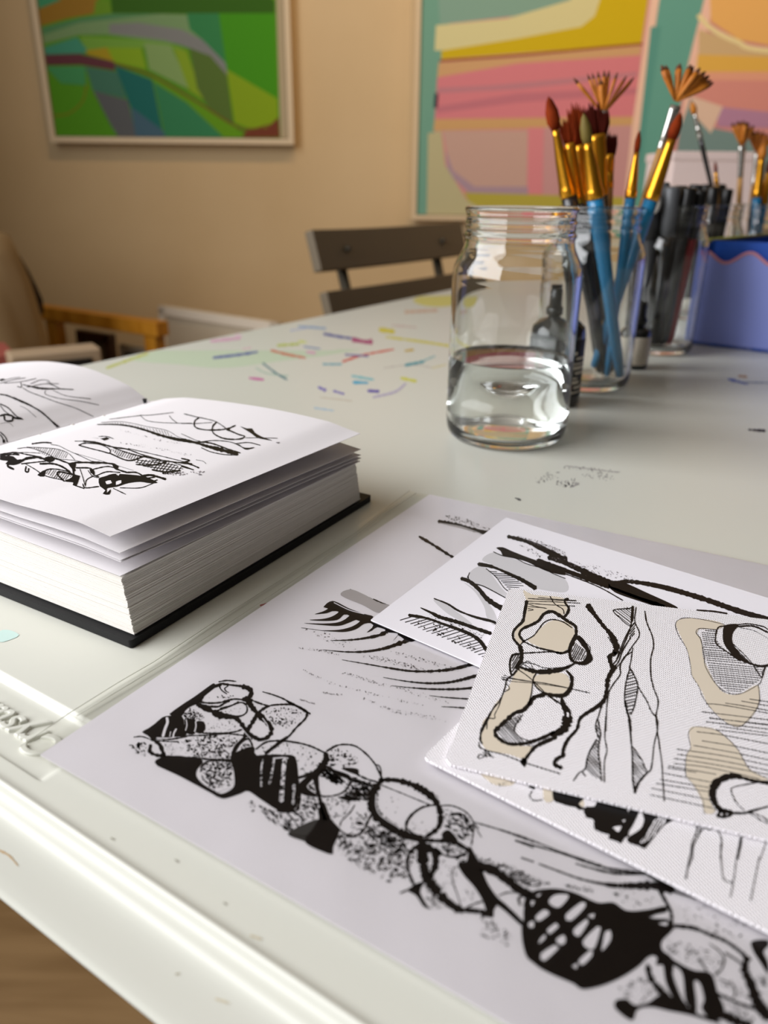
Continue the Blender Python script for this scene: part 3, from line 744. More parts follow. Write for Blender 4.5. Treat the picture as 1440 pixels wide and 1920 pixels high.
D_BOOKR = """
@0,720,4
b 14,8,14 0,540 60,530 140,530
B 0,545 60,540 100,545 130,570 160,565 160,590 100,610 40,600 60,580 0,570
b 16 60,600 60,620 100,640
b 8 0,528 60,520 120,515 200,530 280,545
b 14,18,12,12,16 270,545 360,570 410,560 470,580 540,610 560,650
b 18 160,580 200,560 280,550
B 340,550 400,545 410,570 370,590 330,570
b 8 160,600 250,590 340,580
b 14 300,600 400,600 480,630 540,680
b 6 190,600 260,640 340,690 480,725
b 10 195,620 190,655 210,660 215,635
B 510,600 570,590 560,640 560,680 600,690 590,720 570,770 545,760 550,740 480,730 540,700 540,640
b 8 570,765 630,785
b 12 480,730 430,680 450,660 540,680
h -55 16 4 340,670 370,645 440,650 540,690 480,725 400,705
b 8 330,680 350,645 420,640 520,660
B 280,685 340,645 330,695
b 12 560,590 700,590 800,595 870,610 880,640 950,665
B 840,600 890,615 880,650 860,640
b 10 570,630 680,635 700,680 740,700
B 670,640 700,640 710,680 680,670
b 6 640,760 650,720 700,690
b 6 600,640 620,700 640,770
b 8 620,750 640,780 740,770
b 7 700,640 800,620 860,630
b 7 720,690 800,660 900,665
B 740,710 800,690 850,675 960,680 1060,690 1100,700 1180,740 1120,745 1050,735 960,745 880,770 800,785 800,820 830,790 820,830 770,825 790,800 750,770 740,740
W 790,735 830,725 840,745 800,755
W 870,735 910,725 910,745 870,760
W 870,680 900,675 890,690
b 16 1060,695 1130,685 1240,715
b 10 950,665 1020,665 1070,690
b 8 1090,710 1160,700
b 6 1120,740 1180,720
b 5 900,780 1050,780 1150,745
b 6 850,785 940,828
b 5 730,705 690,690 660,650
h -60 15 3 240,475 320,480 420,490 510,515 500,555 400,560 320,530
b 4 200,475 330,480 430,490 510,520 560,570
b 4 380,455 440,465 510,500 600,540 690,580 750,585
b 10 240,450 320,440 385,443
b 4 130,485 220,480 330,515 400,550
b 4 0,560 120,520 200,515 300,520
b 3 400,560 560,575 700,600 800,590
b 14,8 625,430 720,440 850,475 950,490 1060,530
b 8 590,460 640,445 750,455 820,490 820,520 760,505 640,475 590,460
b 10 820,520 960,575 1080,545 1100,550
h -60 16 4 830,490 960,510 1080,545 1000,570 880,540
b 8 850,480 1000,530 1200,570 1400,600
b 8 1060,530 1250,580 1380,590 1415,575
h -50 22 5 1000,570 1200,570 1380,630 1330,680 1200,650 1030,605
h 8 18 5 1000,570 1200,570 1380,630 1330,680 1200,650 1030,605
b 10 1020,605 1140,610 1240,590
b 12 1140,645 1240,660 1350,650
b 14 1220,670 1260,668
b 6 1300,590 1440,640
b 5 960,485 1200,540 1440,600
f 60 6 1200,670 1380,660 1420,680 1330,690
B 690,405 760,410 800,400 820,410 780,425 750,410
b 5 740,395 800,395 850,412
b 4 560,430 620,430
b 6,12,20,22 730,305 850,305 960,315 1080,345 1200,385 1320,415 1440,435
h 65 18 3 780,295 900,290 1050,320 1250,355 1300,400 1100,345 900,310
b 3 760,290 920,285 1100,320 1250,350 1340,400 1440,430
b 4 1050,235 1100,275 1200,290 1330,295 1440,295
b 4 1050,235 1120,235 1300,215
b 4 1270,240 1290,265 1330,295
b 4 820,265 1050,238
f 50 4 860,330 1200,420 1430,460 1200,430 900,350
f 70 4 800,430 1100,460 1430,530 1430,545 1100,480
b 2 560,520 800,590 1000,650
@340,720,4
b 6 20,225 100,245 180,262 260,285 350,345
b 10 130,255 100,280 105,325 180,345 280,345 350,335 405,312
b 10 265,285 235,320 240,370 320,410 430,415 475,395 430,380 360,350
B 330,335 365,335 360,358 340,350
B 440,318 490,335 530,335 550,365 600,395 680,425 640,420 570,405 520,370 480,345
b 4 480,405 600,405 720,408
b 22,16,30,22 0,415 100,440 200,470 300,495 420,528
b 10 100,435 220,445 350,490 440,518
b 6 120,440 250,425 380,440 470,480 540,480
b 6 150,480 220,510 320,530 420,535
b 6 400,450 500,440 590,460
b 6 430,455 480,490 545,478
b 4 0,375 100,420 140,430
b 4 0,298 100,298 230,290
b 10 0,560 60,575 0,592
b 10 0,590 70,605 130,630
b 8 0,620 90,645
b 3 110,570 160,580 185,600
f 40 5 60,660 180,655 140,690
f 20 5 700,440 740,438 730,445
"""
D_BOOKL = """
@0,660,4
b 10 0,318 60,330 150,370 240,410 320,460 400,530 460,575
b 6 100,340 230,400 340,480 440,578
b 5 200,390 300,440 380,510 450,570
b 6 430,582 465,575
b 8 0,390 60,420 120,480 170,505
b 6 0,400 30,440 70,470
b 14 0,480 40,470 90,480 110,495 160,500
b 12 30,480 40,515 90,515 95,480
b 8 0,600 40,640 60,690
b 8 0,620 20,650 25,700
b 12 10,710 35,700 30,660
b 10 0,210 30,205
b 4 0,235 100,210 190,195
b 3 0,220 80,200 150,190
b 4 30,235 150,225 270,200
b 6,16,8,6 170,245 230,260 320,275 450,278 550,283
b 6 155,230 160,265 130,260
b 4 230,240 300,212 360,215 380,235 440,240
b 5 170,270 220,300 300,330 420,375 560,420 700,485
b 4 340,290 345,320 450,350 600,370 740,398
b 4 400,290 500,330 680,352
b 4 350,225 450,275
b 4 200,265 350,240 450,275
b 3 150,405 200,430 270,490
b 2 0,540 60,530 100,560
"""
# colour art on the two framed paintings: colour | ops
D_ART1 = """
@0,0,2
C 4f8a10 60,-160 1030,-160 1052,520 195,520
C 5b8f12 700,-160 1030,-160 1032,0 700,0
C 2f5c0a 400,-160 700,-160 1030,0 1030,50 700,52 420,50
C 8a6a22 100,-160 400,-160 370,0 360,50 250,70 145,100 120,-50
C 3a8a70 110,-60 230,0 140,35
C 5f8a20 360,0 410,0 420,48 350,60
C 6f9070 150,130 300,80 430,62 600,52 700,55 760,150 850,250 850,280 780,220 700,170 550,150 400,130 300,130 160,165
C 4c8060 150,105 300,68 420,52 600,52 420,72 300,85 150,135
C 777c8c 410,90 520,85 680,110 760,150 850,230 852,300 740,190 620,150 410,125
C 2f7a50 700,50 820,50 850,240 760,150 712,110
C 3d8a08 820,50 1030,50 1040,370 850,260
C 7a9a10 850,260 1040,370 1043,440 1000,480 930,480 880,460
C 6a3525 905,515 930,482 1000,480 1045,440 1050,515
C 6a9a40 300,135 540,150 640,165 700,185 560,180 400,178 320,190
C 3d8a80 160,180 290,140 330,190 320,200 165,205
C 5a3040 165,205 300,202 430,232 432,265 300,243 170,245
C 9a8a18 320,190 400,178 430,232 330,205
C 7aa018 400,178 530,180 550,260 430,235
C 7a9a6a 540,160 640,170 720,340 640,300 560,260
C 7a9a20 650,180 700,190 765,375 710,340
C 4f6a30 710,180 790,210 850,280 875,465 780,400 740,330
C 15636a 430,245 570,300 615,515 520,515 490,400
C 3d6f68 320,250 440,270 475,370 350,340
C 555a6a 350,340 480,375 512,515 440,515
C 3f5f80 490,400 625,500 620,515 510,515
C 2f7a5a 575,300 760,400 835,515 620,515
C 5a9008 560,280 880,470 915,515 840,515 700,385 580,310
C 3d8a60 170,250 320,250 322,320 230,312
C 4a8a10 175,285 230,312 330,330 445,515 203,515
c 6a4a20 7 430,240 560,280 720,370 870,465 930,487 1010,470
c 7a6a10 5 200,435 260,425 310,380 325,320
"""
D_ART2 = """
@720,0,2
C c58a8a 130,-200 2300,-200 2300,815 118,815
C 6a9a8a 130,-200 330,-200 240,100 205,300 190,500 160,815 118,815
C 7a9d90 190,-200 800,-200 700,0 500,60 210,92
C c8c494 195,95 460,70 700,0 760,-200 860,-200 810,0 790,60 740,100 500,145 280,185 190,190
C bfa818 215,190 500,145 740,100 790,60 810,0 860,-200 1020,-200 990,0 965,165 215,222
C c09a70 205,235 965,170 960,207 500,240 200,292
c 8a4030 9 210,228 500,208 800,180 968,165
C c87a84 200,290 500,238 960,207 950,440 190,450
C b5707e 196,400 500,350 950,330 950,352 500,385 194,425
C b27a86 200,330 400,320 950,270 950,285 500,335 200,350
C c09a6a 190,447 950,437 940,470 185,490
C b89a90 220,490 560,490 540,720 330,715 250,640
C ca8088 540,478 600,478 592,762 535,762
C ba8e90 600,478 940,470 920,742 595,742
C a08a9a 230,560 260,640 340,700 540,700 540,730 330,735 240,650
C a8a044 300,722 920,740 910,782 330,782
C b0ac88 165,500 215,490 230,620 310,750 420,815 160,815
C 303040 190,350 204,350 200,405 186,405
C ddbcaa 1005,-40 1038,-40 955,500 925,815 893,815 930,470
C 5f9a90 1038,-40 1210,-40 1140,240 1080,560 1060,815 925,815 960,500
C 549088 1000,100 1040,100 985,470 960,660 950,560
C ddb8aa 1210,-40 1250,-40 1172,270 1120,480 1100,560 1140,240
C d8aa66 1215,-200 2300,-200 2300,180 1440,170 1330,150 1225,80
C c0a880 1180,110 1320,160 1440,195 2300,200 2300,215 1440,215 1178,205
C d0a850 1175,205 1440,212 2300,215 2300,270 1170,270
C d29a84 1165,270 2300,268 2300,330 1160,330
C c88a84 1160,300 2300,310 2300,500 1250,475 1150,370
C a880a0 1250,400 1440,420 2300,420 2300,500 1250,475
C 6f8a8c 1150,370 1230,480 1440,520 2300,520 2300,815 1060,815 1110,480
C d0b8a8 1150,360 1270,400 1225,500 1170,440
c d8cc9c 20 1180,60 1230,110 1320,155 1440,190 2000,215
"""
D_TABLE = """
@0,0,1
C bccbb0 240,674 300,655 400,628 500,603 560,594 640,604 700,612 735,632 700,650 620,665 520,678 420,690 340,684
C c2cbaa 420,620 500,600 570,590 560,610 480,625
C cfc04e 262,659 290,651 322,651 315,658 285,662
C cdc362 775,562 820,545 850,538 862,548 850,572 800,574
c b4b860 6 200,690 300,655 400,625 480,605 560,588 640,575
c c8d2a8 8 240,668 330,640 430,615 520,598
c b5c46a 3 330,640 400,622 470,606
c 8fb0c0 3 470,606 520,597 560,590
c d8c0c8 7 380,634 420,628 452,630
c c8a8b8 3 520,606 545,602
c b0b8d0 4 545,620 590,612
c d8b8c0 4 455,655 470,652
c c8d070 5 560,640 575,642
c 9fb8a8 3 480,690 500,700 540,705
c b8b0a8 2 720,690 770,684 815,690
c d0c8a0 4 810,690 835,684
c c8c0b0 3 600,745 660,752
c a8c0d0 4 590,765 625,770
c 6f88b0 3 570,650 600,654
c 7f92b8 4 440,618 490,604 540,595
c 2a3c90 5 607,626 640,632 672,636
c a01868 9 662,637 685,641 697,641
c c9bb20 10 712,618 738,622
c c9bf40 5 725,632 800,642 862,652
c c9463a 6,3 643,678 680,666 738,655
c 5a5a98 4 648,665 690,668
c c06a50 5 508,657 540,665 572,671
c 2f6f7c 4 493,681 515,698 538,712
c c0529a 5 468,709 494,712
c 5a9fb0 4 606,683 640,683
c 2f9fc0 8,4 663,717 690,718
c 6fb8c0 5 660,705 700,712
c 5040a0 6 690,733 710,734
c 6a60b0 6 597,726 610,732
c 6a60b0 4 625,733 645,739
c 2f8f9c 6 760,685 795,678
c 80b0b4 4 795,676 815,668
c c9c740 6 752,709 780,715
c b0a8c0 5 700,745 740,735 760,720
c d0a0b8 6 395,640 450,634
c d0a0b8 6 575,660 590,662
c 4a5a98 5 400,671 450,665 482,660
c b0bc50 5 520,648 560,645
c 7a9cc0 4 560,612 610,616
c c9a890 6 760,585 820,582
c c0a030 5 760,658 775,656
c c9b8b0 4 735,610 780,614
c 3f5ab0 7,3 1366,711 1392,718 1402,721
c 8a93a8 3 1395,717 1440,718
c b08a60 5 1385,705 1400,707
c 2a2628 5 1404,806 1434,808
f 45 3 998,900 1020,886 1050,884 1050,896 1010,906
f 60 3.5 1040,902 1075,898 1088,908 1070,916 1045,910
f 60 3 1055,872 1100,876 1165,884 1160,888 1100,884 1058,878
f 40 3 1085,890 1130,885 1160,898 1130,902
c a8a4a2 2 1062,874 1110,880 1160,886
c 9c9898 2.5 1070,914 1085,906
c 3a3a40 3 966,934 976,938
C c0dcd6 0,1184 18,1182 36,1191 22,1199 0,1204
c b89a70 5,3 0,1594 18,1604 34,1622
c 9a9078 3 330,1826 338,1824
c c4b89c 4 470,1755 490,1762
c c4b89c 4 405,1872 430,1880
c 8f8c7c 3 208,1572 214,1575
c 8f8c7c 3 328,1612 334,1617
c 8f8c7c 3 420,1693 424,1697
c a04a4a 3 488,1136 500,1133 512,1136
"""

# ------------------------------------------------------------ room
U = Vector((0.8391, -0.5439, 0)); V = Vector((0.5439, 0.8391, 0))   # table edge directions
def tp(a, b, z=0.0): return U*a + V*b + EZ*(TZ+z)
WALLY = 2.15
m_wall = tint_noise(mat('wall_paint', 'cdb083', 0.85, spec=.2, bump=(220, .25, .0006)), 'd0b68c', 'd6bd94', 3)
m_ceil = mat('ceiling_paint', '9a948a', 0.9); m_wall2 = mat('grey_wall_paint', '5f5a52', 0.85); m_trim = mat('trim_paint', 'd8cbb4', 0.5)
m_floor = tint_noise(mat('floor_wood', '8a6a45', 0.5), '86673f', '9a7a50', 5, stretch=(1.0, 9, 1))
def wallbox(name, x0, x1, y0, y1, z0, z1, m):
    b = MB(); box(b, ((x0+x1)/2, (y0+y1)/2, (z0+z1)/2), EX, EY, EZ, x1-x0, y1-y0, z1-z0, m); return struct(b.build(name))
wallbox('floor', WINX-.1, 2.6, -1.7, WALLY+.1, -.05, 0, m_floor)
wallbox('ceiling', WINX-.1, 2.6, -1.7, WALLY+.1, 2.45, 2.5, m_ceil)
wallbox('wall_back', WINX-.1, 2.6, WALLY, WALLY+.1, 0, 2.45, m_wall)
wallbox('wall_right', 2.5, 2.6, -1.7, WALLY, 0, 2.45, m_wall2)
wallbox('wall_front', WINX-.1, 2.6, -1.7, -1.6, 0, 2.45, m_wall2)
b = MB(); wy0, wy1, wz0, wz1 = -1.08, .88, .92, 2.24
for (y0, y1, z0, z1) in ((-1.6, wy0, 0, 2.45), (wy1, WALLY, 0, 2.45), (wy0, wy1, 0, wz0), (wy0, wy1, wz1, 2.45)):
    box(b, (WINX-.05, (y0+y1)/2, (z0+z1)/2), EX, EY, EZ, .1, y1-y0, z1-z0, m_wall2)
struct(b.build('wall_left'))
b = MB()
for y in (wy0, wy1, (wy0+wy1)/2): box(b, (WINX-.05, y, (wz0+wz1)/2), EX, EY, EZ, .06, .05, wz1-wz0+.05, m_trim)
for z in (wz0, wz1): box(b, (WINX-.05, (wy0+wy1)/2, z), EX, EY, EZ, .06, wy1-wy0+.05, .05, m_trim)
struct(b.build('window_1'))
b = MB(); box(b, ((WINX+2.5)/2, WALLY-.008, .06), EX, EY, EZ, 2.5-WINX, .016, .12, m_trim); struct(b.build('baseboard_back'))
# unseen spot track, made up so the warm light reaches mainly the wall
LO = Vector((.75, 1.05, 2.45))
lp = thing('added_track_light', 'unseen ceiling track with four warm spots, added to warm the painted wall', 'lamp', LO)
b = MB(); tube(b, [(BULBS[0][0]-.1, 1.05, 2.36), (BULBS[-1][0]+.1, 1.05, 2.36)], .014, m_trim)
tube(b, [(.75, 1.05, 2.45), (.75, 1.05, 2.36)], .012, m_trim); b.build('rail', lp)
for p in BULBS:
    aim = (Vector((p[0], WALLY, 1.15))-Vector(p)).normalized(); P_ = Vector(p)
    b = MB(); tube(b, [(p[0], p[1], 2.36), P_-aim*.03], .008, m_trim, 10)
    lathe(b, P_, [(.018, -.07), (.032, -.06), (.036, .03), (.034, .03), (.030, -.05), (1e-6, -.055)], m_trim, 24, ax=aim); b.build('spot_head', lp)
    l = bpy.data.lights.new('added_spot_light', 'SPOT'); l.energy = BULB_W; l.color = BULB_C; l.shadow_soft_size = .025; l.spot_size = math.radians(100); l.spot_blend = 1.0
    o = bpy.data.objects.new('added_spot_light', l); COL.objects.link(o); o.parent = lp; o.location = P_+aim*.02-LO
    o.rotation_euler = aim.to_track_quat('-Z', 'Y').to_euler()

# ------------------------------------------------------------ table
A0, A1, B1 = -0.557, 1.15, 1.85
m_table = mat('cream_plastic', 'd3d3c8', 0.34, spec=.45, bump=(900, .12, .00012))
A_END = -0.156
def sstep(x, a, b_):
    t = max(0, min(1, (x-a)/(b_-a))); return t*t*(3-2*t)
def th(a, b):
    z = 0.0
    z -= .0007*(1-sstep(b, .1022, .1040))*sstep(b, .0755, .078)          # front band a little lower
    # shallow recess that holds the embossed word
    k = sstep(b, .0812, .0822)*(1-sstep(b, .1015, .1023)); k *= 1-sstep(a, A_END-.002+.00025*0, A_END)
    rr = .006
    z -= .0009*k
    return z
rim = [(.0782, -.0007), (.0772, -.00065), (.0765, -.00035), (.0759, 0), (.0754, -.0001), (.0749, -.0008), (.0745, -.0018), (.0740, -.0025), (.0732, -.0028), (.0722, -.0030), (.0713, -.0032), (.0706, -.0038), (.0700, -.0050), (.0695, -.0068), (.0690, -.0095), (.0684, -.014), (.0677, -.020), (.0670, -.025), (.0664, -.0275), (.0660, -.0280), (.0666, -.0284), (.072, -.0284), (.075, -.026)]
bs = [B1, 1.4, 1.0, .8, .6, .5, .4, .3, .25, .2, .16, .13, .115, .108, .1055] + [.1045-.0002*i for i in range(14)] + [.1010, .099, .096, .093, .090, .087, .0845, .083] + [.0824-.0002*i for i in range(9)] + [.0803, .0795, .0788]
as_ = [A0, -.5, -.45, -.4, -.36, -.33, -.3] + [-.28+.01*i for i in range(11)] + [-.175+.001*i for i in range(26)] + [-.14, -.1, -.05, 0, .1, .2, .4, .7, 1.0, A1]
tb = MB(); P = []; nc = len(as_)
for b_ in bs: P += [tp(a, b_, th(a, b_)) for a in as_]
for (b_, z) in rim: P += [tp(a, b_, z) for a in as_]
nr = len(bs)+len(rim)
F = [(r*nc+c, (r+1)*nc+c, (r+1)*nc+c+1, r*nc+c+1) for r in range(nr-1) for c in range(nc-1)]
tb.add(P, F, m_table, True)
# rolled left edge
P = []; prof = [(0, 0), (-.002, -.0004), (-.0035, -.002), (-.004, -.006), (-.004, -.026), (.002, -.0284)]
for (da, z) in prof: P += [tp(A0+da, b_, z) for b_ in (B1, .6, .2, .075)]
tb.add(P, [(r*4+c, r*4+c+1, (r+1)*4+c+1, (r+1)*4+c) for r in range(5) for c in range(3)], m_table, True)
tbv = tb.bvh()
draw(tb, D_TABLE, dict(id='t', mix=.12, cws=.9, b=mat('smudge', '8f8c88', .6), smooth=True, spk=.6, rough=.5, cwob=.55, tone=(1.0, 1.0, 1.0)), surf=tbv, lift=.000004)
tob = thing('table', 'cream plastic work table spotted with paint, ridged front rim', 'table', tp(.3, .9, -TZ))
tob_top = tb.build('table_top', tob)
b = MB(); box(b, tp(.3, .96, -.022), U, V, EZ, 1.66, 1.74, .02, m_table); b.build('table_underside', tob)
for (a, b_) in ((-.5, .14), (1.1, .14), (-.5, 1.78), (1.1, 1.78)):
    b = MB(); q = tp(a, b_, -.03); tube(b, [q, Vector((q.x, q.y, 0))], .016, mat('grey_steel', '9a9a98', .35, metal=.8), 14); b.build('leg', tob)
# embossed word, upside down as seen from here
def word(txt, size, center, xdir, ydir, depth, m, name, parent, shear=.3, squash=1.0):
    c = bpy.data.curves.new('w', 'FONT'); c.body = txt; c.size = size; c.extrude = depth; c.shear = shear
    c.bevel_depth = depth*.9; c.bevel_resolution = 2; c.align_x = 'CENTER'; c.align_y = 'CENTER'; c.offset = -depth*.2
    o = bpy.data.objects.new('w', c); COL.objects.link(o)
    bpy.context.view_layer.update(); me = bpy.data.meshes.new_from_object(o.evaluated_get(bpy.context.evaluated_depsgraph_get()))
    bpy.data.objects.remove(o)
    mb = MB(); vs = [center+xdir*(v.co.x*squash)+ydir*v.co.y+EZ*v.co.z for v in me.vertices]
    mb.add(vs, [tuple(p.vertices) for p in me.polygons], m, False)
    return mb.build(name, parent)
word('Crystal', .0125, tp(-.1800, .0908, -.0016), -U, -V, .0005, m_table, 'embossed_word', tob, squash=.95)

# ------------------------------------------------------------ papers
def paper_mat(name, c, rough=.75, weave=0.0, rot=0.0, mott=0.0):
    m = mat(name, c, rough, spec=.25); nt = m.node_tree; bs_ = nt.nodes['Principled BSDF']
    tc = nt.nodes.new('ShaderNodeTexCoord')
    if weave:
        mp = nt.nodes.new('ShaderNodeMapping'); mp.inputs['Rotation'].default_value = (0, 0, rot); nt.links.new(tc.outputs['Object'], mp.inputs['Vector'])
        ws = []
        for d in ('X', 'Y'):
            w_ = nt.nodes.new('ShaderNodeTexWave'); w_.bands_direction = d; w_.inputs['Scale'].default_value = .314/weave*(1 if d == 'X' else .8)
            w_.inputs['Distortion'].default_value = .6; w_.inputs['Detail'].default_value = 1; w_.inputs['Detail Scale'].default_value = 1.2
            nt.links.new(mp.outputs['Vector'], w_.inputs['Vector']); ws.append(w_)
        mu = nt.nodes.new('ShaderNodeMath'); mu.operation = 'MULTIPLY'; nt.links.new(ws[0].outputs['Fac'], mu.inputs[0]); nt.links.new(ws[1].outputs['Fac'], mu.inputs[1])
        h = mu.outputs[0]; st, ds = 1.0, .00028
    else:
        n = nt.nodes.new('ShaderNodeTexNoise'); n.inputs['Scale'].default_value = 1400; n.inputs['Detail'].default_value = 3
        nt.links.new(tc.outputs['Object'], n.inputs['Vector']); h = n.outputs['Fac']; st, ds = .35, .00006
    bp = nt.nodes.new('ShaderNodeBump'); bp.inputs['Strength'].default_value = st; bp.inputs['Distance'].default_value = ds
    nt.links.new(h, bp.inputs['Height']); nt.links.new(bp.outputs['Normal'], bs_.inputs['Normal']); return m
m_ink = mat('black_ink', '0d0a0a', .45, spec=.35); m_pink = mat('print_ink', '17100d', .5, spec=.3)
m_tan = mat('tan_wash', 'd8ccb9', .7); m_grey = mat('grey_wash', 'b9b3b4', .7); m_lgrey = mat('light_grey_wash', 'cfcdd0', .7); m_dgrey = mat('dark_grey_wash', '3d3a38', .6); m_fine = mat('dry_brush_ink', '6d6568', .7)

def rounded(quad, r, k=6):
    out = []; n = len(quad)
    for i in range(n):
        p, a, b_ = quad[i], quad[i-1], quad[(i+1) % n]; da = (a-p).normalized(); db = (b_-p).normalized()
        p0 = p+da*r; p1 = p+db*r
        for j in range(k+1):
            t = j/k; out.append(p0.lerp(p, t).lerp(p.lerp(p1, t), t))
    return out
def sheet(name, label, cat, quad, th_, m, art, colors, r=.0002, seed=1, zbase=None, mound=None):
    """quad: top-surface corners (counter-clockwise seen from above)"""
    mb = MB(); pts = rounded(quad, r) if r else quad
    prism(mb, [p-EZ*th_ for p in pts], th_, m)
    top = MB(); top.add(quad, [tuple(range(len(quad)))], m)
    draw(mb, art, colors, surf=top.bvh(), seed=seed)
    o = mb.build(name, None, origin=sum(quad, Vector())/len(quad)-EZ*th_)
    return tag(o, label, cat)
def rect_from(P0, P1, side, z):
    pass
S1Z = .0008
TLc, BLc = gz(805, 927, S1Z), gz(75, 1415, S1Z)
dt = (gz(1440, 1060, S1Z)-TLc).normalized(); db = (gz(960, 1925, S1Z)-BLc).normalized()
m_print = paper_mat('print_paper', 'f3eff5', .6)
sheet('ink_print', 'large sheet with black pebble print lying under the cards', 'drawing', [BLc, BLc+db*.30, TLc+dt*.30, TLc], .0003, m_print, D_PRINT,
      dict(b=m_pink, w=m_print, g=m_grey, l=m_lgrey, T=m_tan, f=m_fine, d=m_dgrey, wob=.5, spk=.85, ws=1.12), seed=3)
# clear sleeve around the print
def film_mat():
    m = bpy.data.materials.new('clear_film'); m.use_nodes = True; nt = m.node_tree; nt.nodes.clear()
    out = nt.nodes.new('ShaderNodeOutputMaterial'); mx = nt.nodes.new('ShaderNodeMixShader'); tr = nt.nodes.new('ShaderNodeBsdfTransparent'); gl = nt.nodes.new('ShaderNodeBsdfGlossy'); fr = nt.nodes.new('ShaderNodeFresnel')
    fr.inputs['IOR'].default_value = 1.17; tr.inputs['Color'].default_value = (.985, .985, .975, 1); gl.inputs['Roughness'].default_value = .12
    tc = nt.nodes.new('ShaderNodeTexCoord'); n = nt.nodes.new('ShaderNodeTexNoise'); n.inputs['Scale'].default_value = 22; bp = nt.nodes.new('ShaderNodeBump'); bp.inputs['Distance'].default_value = .002; bp.inputs['Strength'].default_value = .35
    nt.links.new(tc.outputs['Object'], n.inputs['Vector']); nt.links.new(n.outputs['Fac'], bp.inputs['Height']); nt.links.new(bp.outputs['Normal'], gl.inputs['Normal']); nt.links.new(bp.outputs['Normal'], fr.inputs['Normal'])
    nt.links.new(fr.outputs[0], mx.inputs[0]); nt.links.new(tr.outputs[0], mx.inputs[1]); nt.links.new(gl.outputs[0], mx.inputs[2]); nt.links.new(mx.outputs[0], out.inputs[0]); return m
m_film = film_mat(); m_seam = mat('film_seam', 'c9c8ba', .2, spec=.6)
FZ = S1Z+.0003
q0, q1 = gz(35, 1401, FZ), gz(768, 920, FZ)
q2, q3 = TLc+dt*.31+(TLc-BLc).normalized()*.001+EZ*.0003, BLc+db*.31+EZ*.0003
fm = MB(); NX, NY = 30, 40
P = []
for j in range(NY+1):
    for i in range(NX+1):
        s, t = i/NX, j/NY; p = q0.lerp(q3, s).lerp(q1.lerp(q2, s), t)
        p.z += .00012*noise.noise(Vector((p.x*30, p.y*30, 0))); P.append(p)
fm.add(P, [(j*(NX+1)+i, j*(NX+1)+i+1, (j+1)*(NX+1)+i+1, (j+1)*(NX+1)+i) for j in range(NY) for i in range(NX)], m_film, True)
seam = []
tube(fm, [gz(144, 1342, .0011), gz(244, 1282, .0011), gz(314, 1240, .0011), gz(400, 1187, .0011), gz(560, 1082, .0011), gz(720, 965, .0011), gz(780, 925, .0011)], .00012, m_seam, 6)
tube(fm, [gz(35, 1401, .001), gz(133, 1335, .001), gz(221, 1280, .001), gz(290, 1240, .001), gz(400, 1167, .001), gz(665, 1000, .001), gz(716, 959, .001), gz(768, 920, .001)], .00012, m_seam, 6)
tag(fm.build('plastic_sleeve', None, origin=(q0+q2)/2), 'clear plastic sleeve over the large pebble print, rim showing at left', 'plastic sleeve')

def card_quad(TL, BL, TR, BR, z, w):
    a, b_ = gz(*TL, z), gz(*BL, z); d1 = (gz(*TR, z)-a).normalized(); d2 = (gz(*BR, z)-b_).normalized()
    return [b_, b_+d2*w, a+d1*w, a]
m_white = paper_mat('white_card', 'efecf2', .7)
sheet('striped_ink_card', 'smooth white card with black bands, partly under the tan-washed card', 'drawing',
      card_quad((949, 970), (695, 1162), (1440, 1121), (900, 1250), .0022, .15), .0004, m_white, D_WHITE,
      dict(b=m_ink, w=m_white, g=m_grey, l=m_lgrey, T=m_tan, f=m_fine, wob=.25), seed=5)
m_c1 = paper_mat('canvas_card', 'f3eff2', .75, weave=.00072, rot=math.radians(-22)); m_c2 = paper_mat('canvas_card_under', 'f3eff2', .75, weave=.00072, rot=math.radians(-22))
# lower canvas card
z4 = .0034; a4 = gz(792, 1420, z4); d4 = (gz(1440, 1746, z4)-a4).normalized(); n4 = Vector((-d4.y, d4.x, 0))
sheet('canvas_paper_card', 'woven white card with black blots, lowest of the two woven cards', 'drawing',
      [a4, a4+d4*.15, a4+d4*.15+n4*.045, a4+n4*.045], .0007, m_c2, D_CARD2, dict(b=m_ink, w=m_c2, g=m_grey, l=m_lgrey, T=m_tan, f=m_fine, wob=.3), r=.0022, seed=6)
sheet('canvas_paper_card', 'woven white card with tan pebbles and hatching, on top of the pile', 'drawing',
      card_quad((955, 1102), (833, 1430), (1240, 1137), (1240, 1527), .0046, .15), .0007, m_c1, D_CARD,
      dict(b=m_ink, w=m_c1, g=m_grey, l=m_lgrey, T=m_tan, f=m_fine, wob=.35), r=.003, seed=7)

# ------------------------------------------------------------ sketchbook
bB, bR = gz(247, 1218), gz(697, 940)
BV = (bR-bB).normalized(); BN = Vector((-BV.y, BV.x, 0))
def bp_(n, v, z): return bB+BN*n+BV*v+EZ*z
BL_ = (bR-bB).length; PV0, PV1 = .003, BL_-.008
book = thing('sketchbook', 'thick open sketchbook with black cover and ink-drawn pages', 'book', bp_(.12, .07, 0))
m_cover = mat('black_cloth_cover', '101012', .55, spec=.3, bump=(1500, .5, .0001)); m_page = paper_mat('page_paper', 'eae6e8', .8); m_edge = mat('page_edge', 'ebe7e0', .85)
def interp(tab, x):
    if x <= tab[0][0]: return tab[0][1]
    for i in range(len(tab)-1):
        (x0, y0), (x1, y1) = tab[i], tab[i+1]
        if x <= x1:
            p0 = tab[i-1][1] if i else y0; p3 = tab[i+2][1] if i+2 < len(tab) else y1; t = (x-x0)/(x1-x0)
            return .5*((2*y0)+(y1-p0)*t+(2*p0-5*y0+4*y1-p3)*t*t+(3*y0-p0-3*y1+p3)*t**3)
    return tab[-1][1]
GUT = .1345
cb = MB()
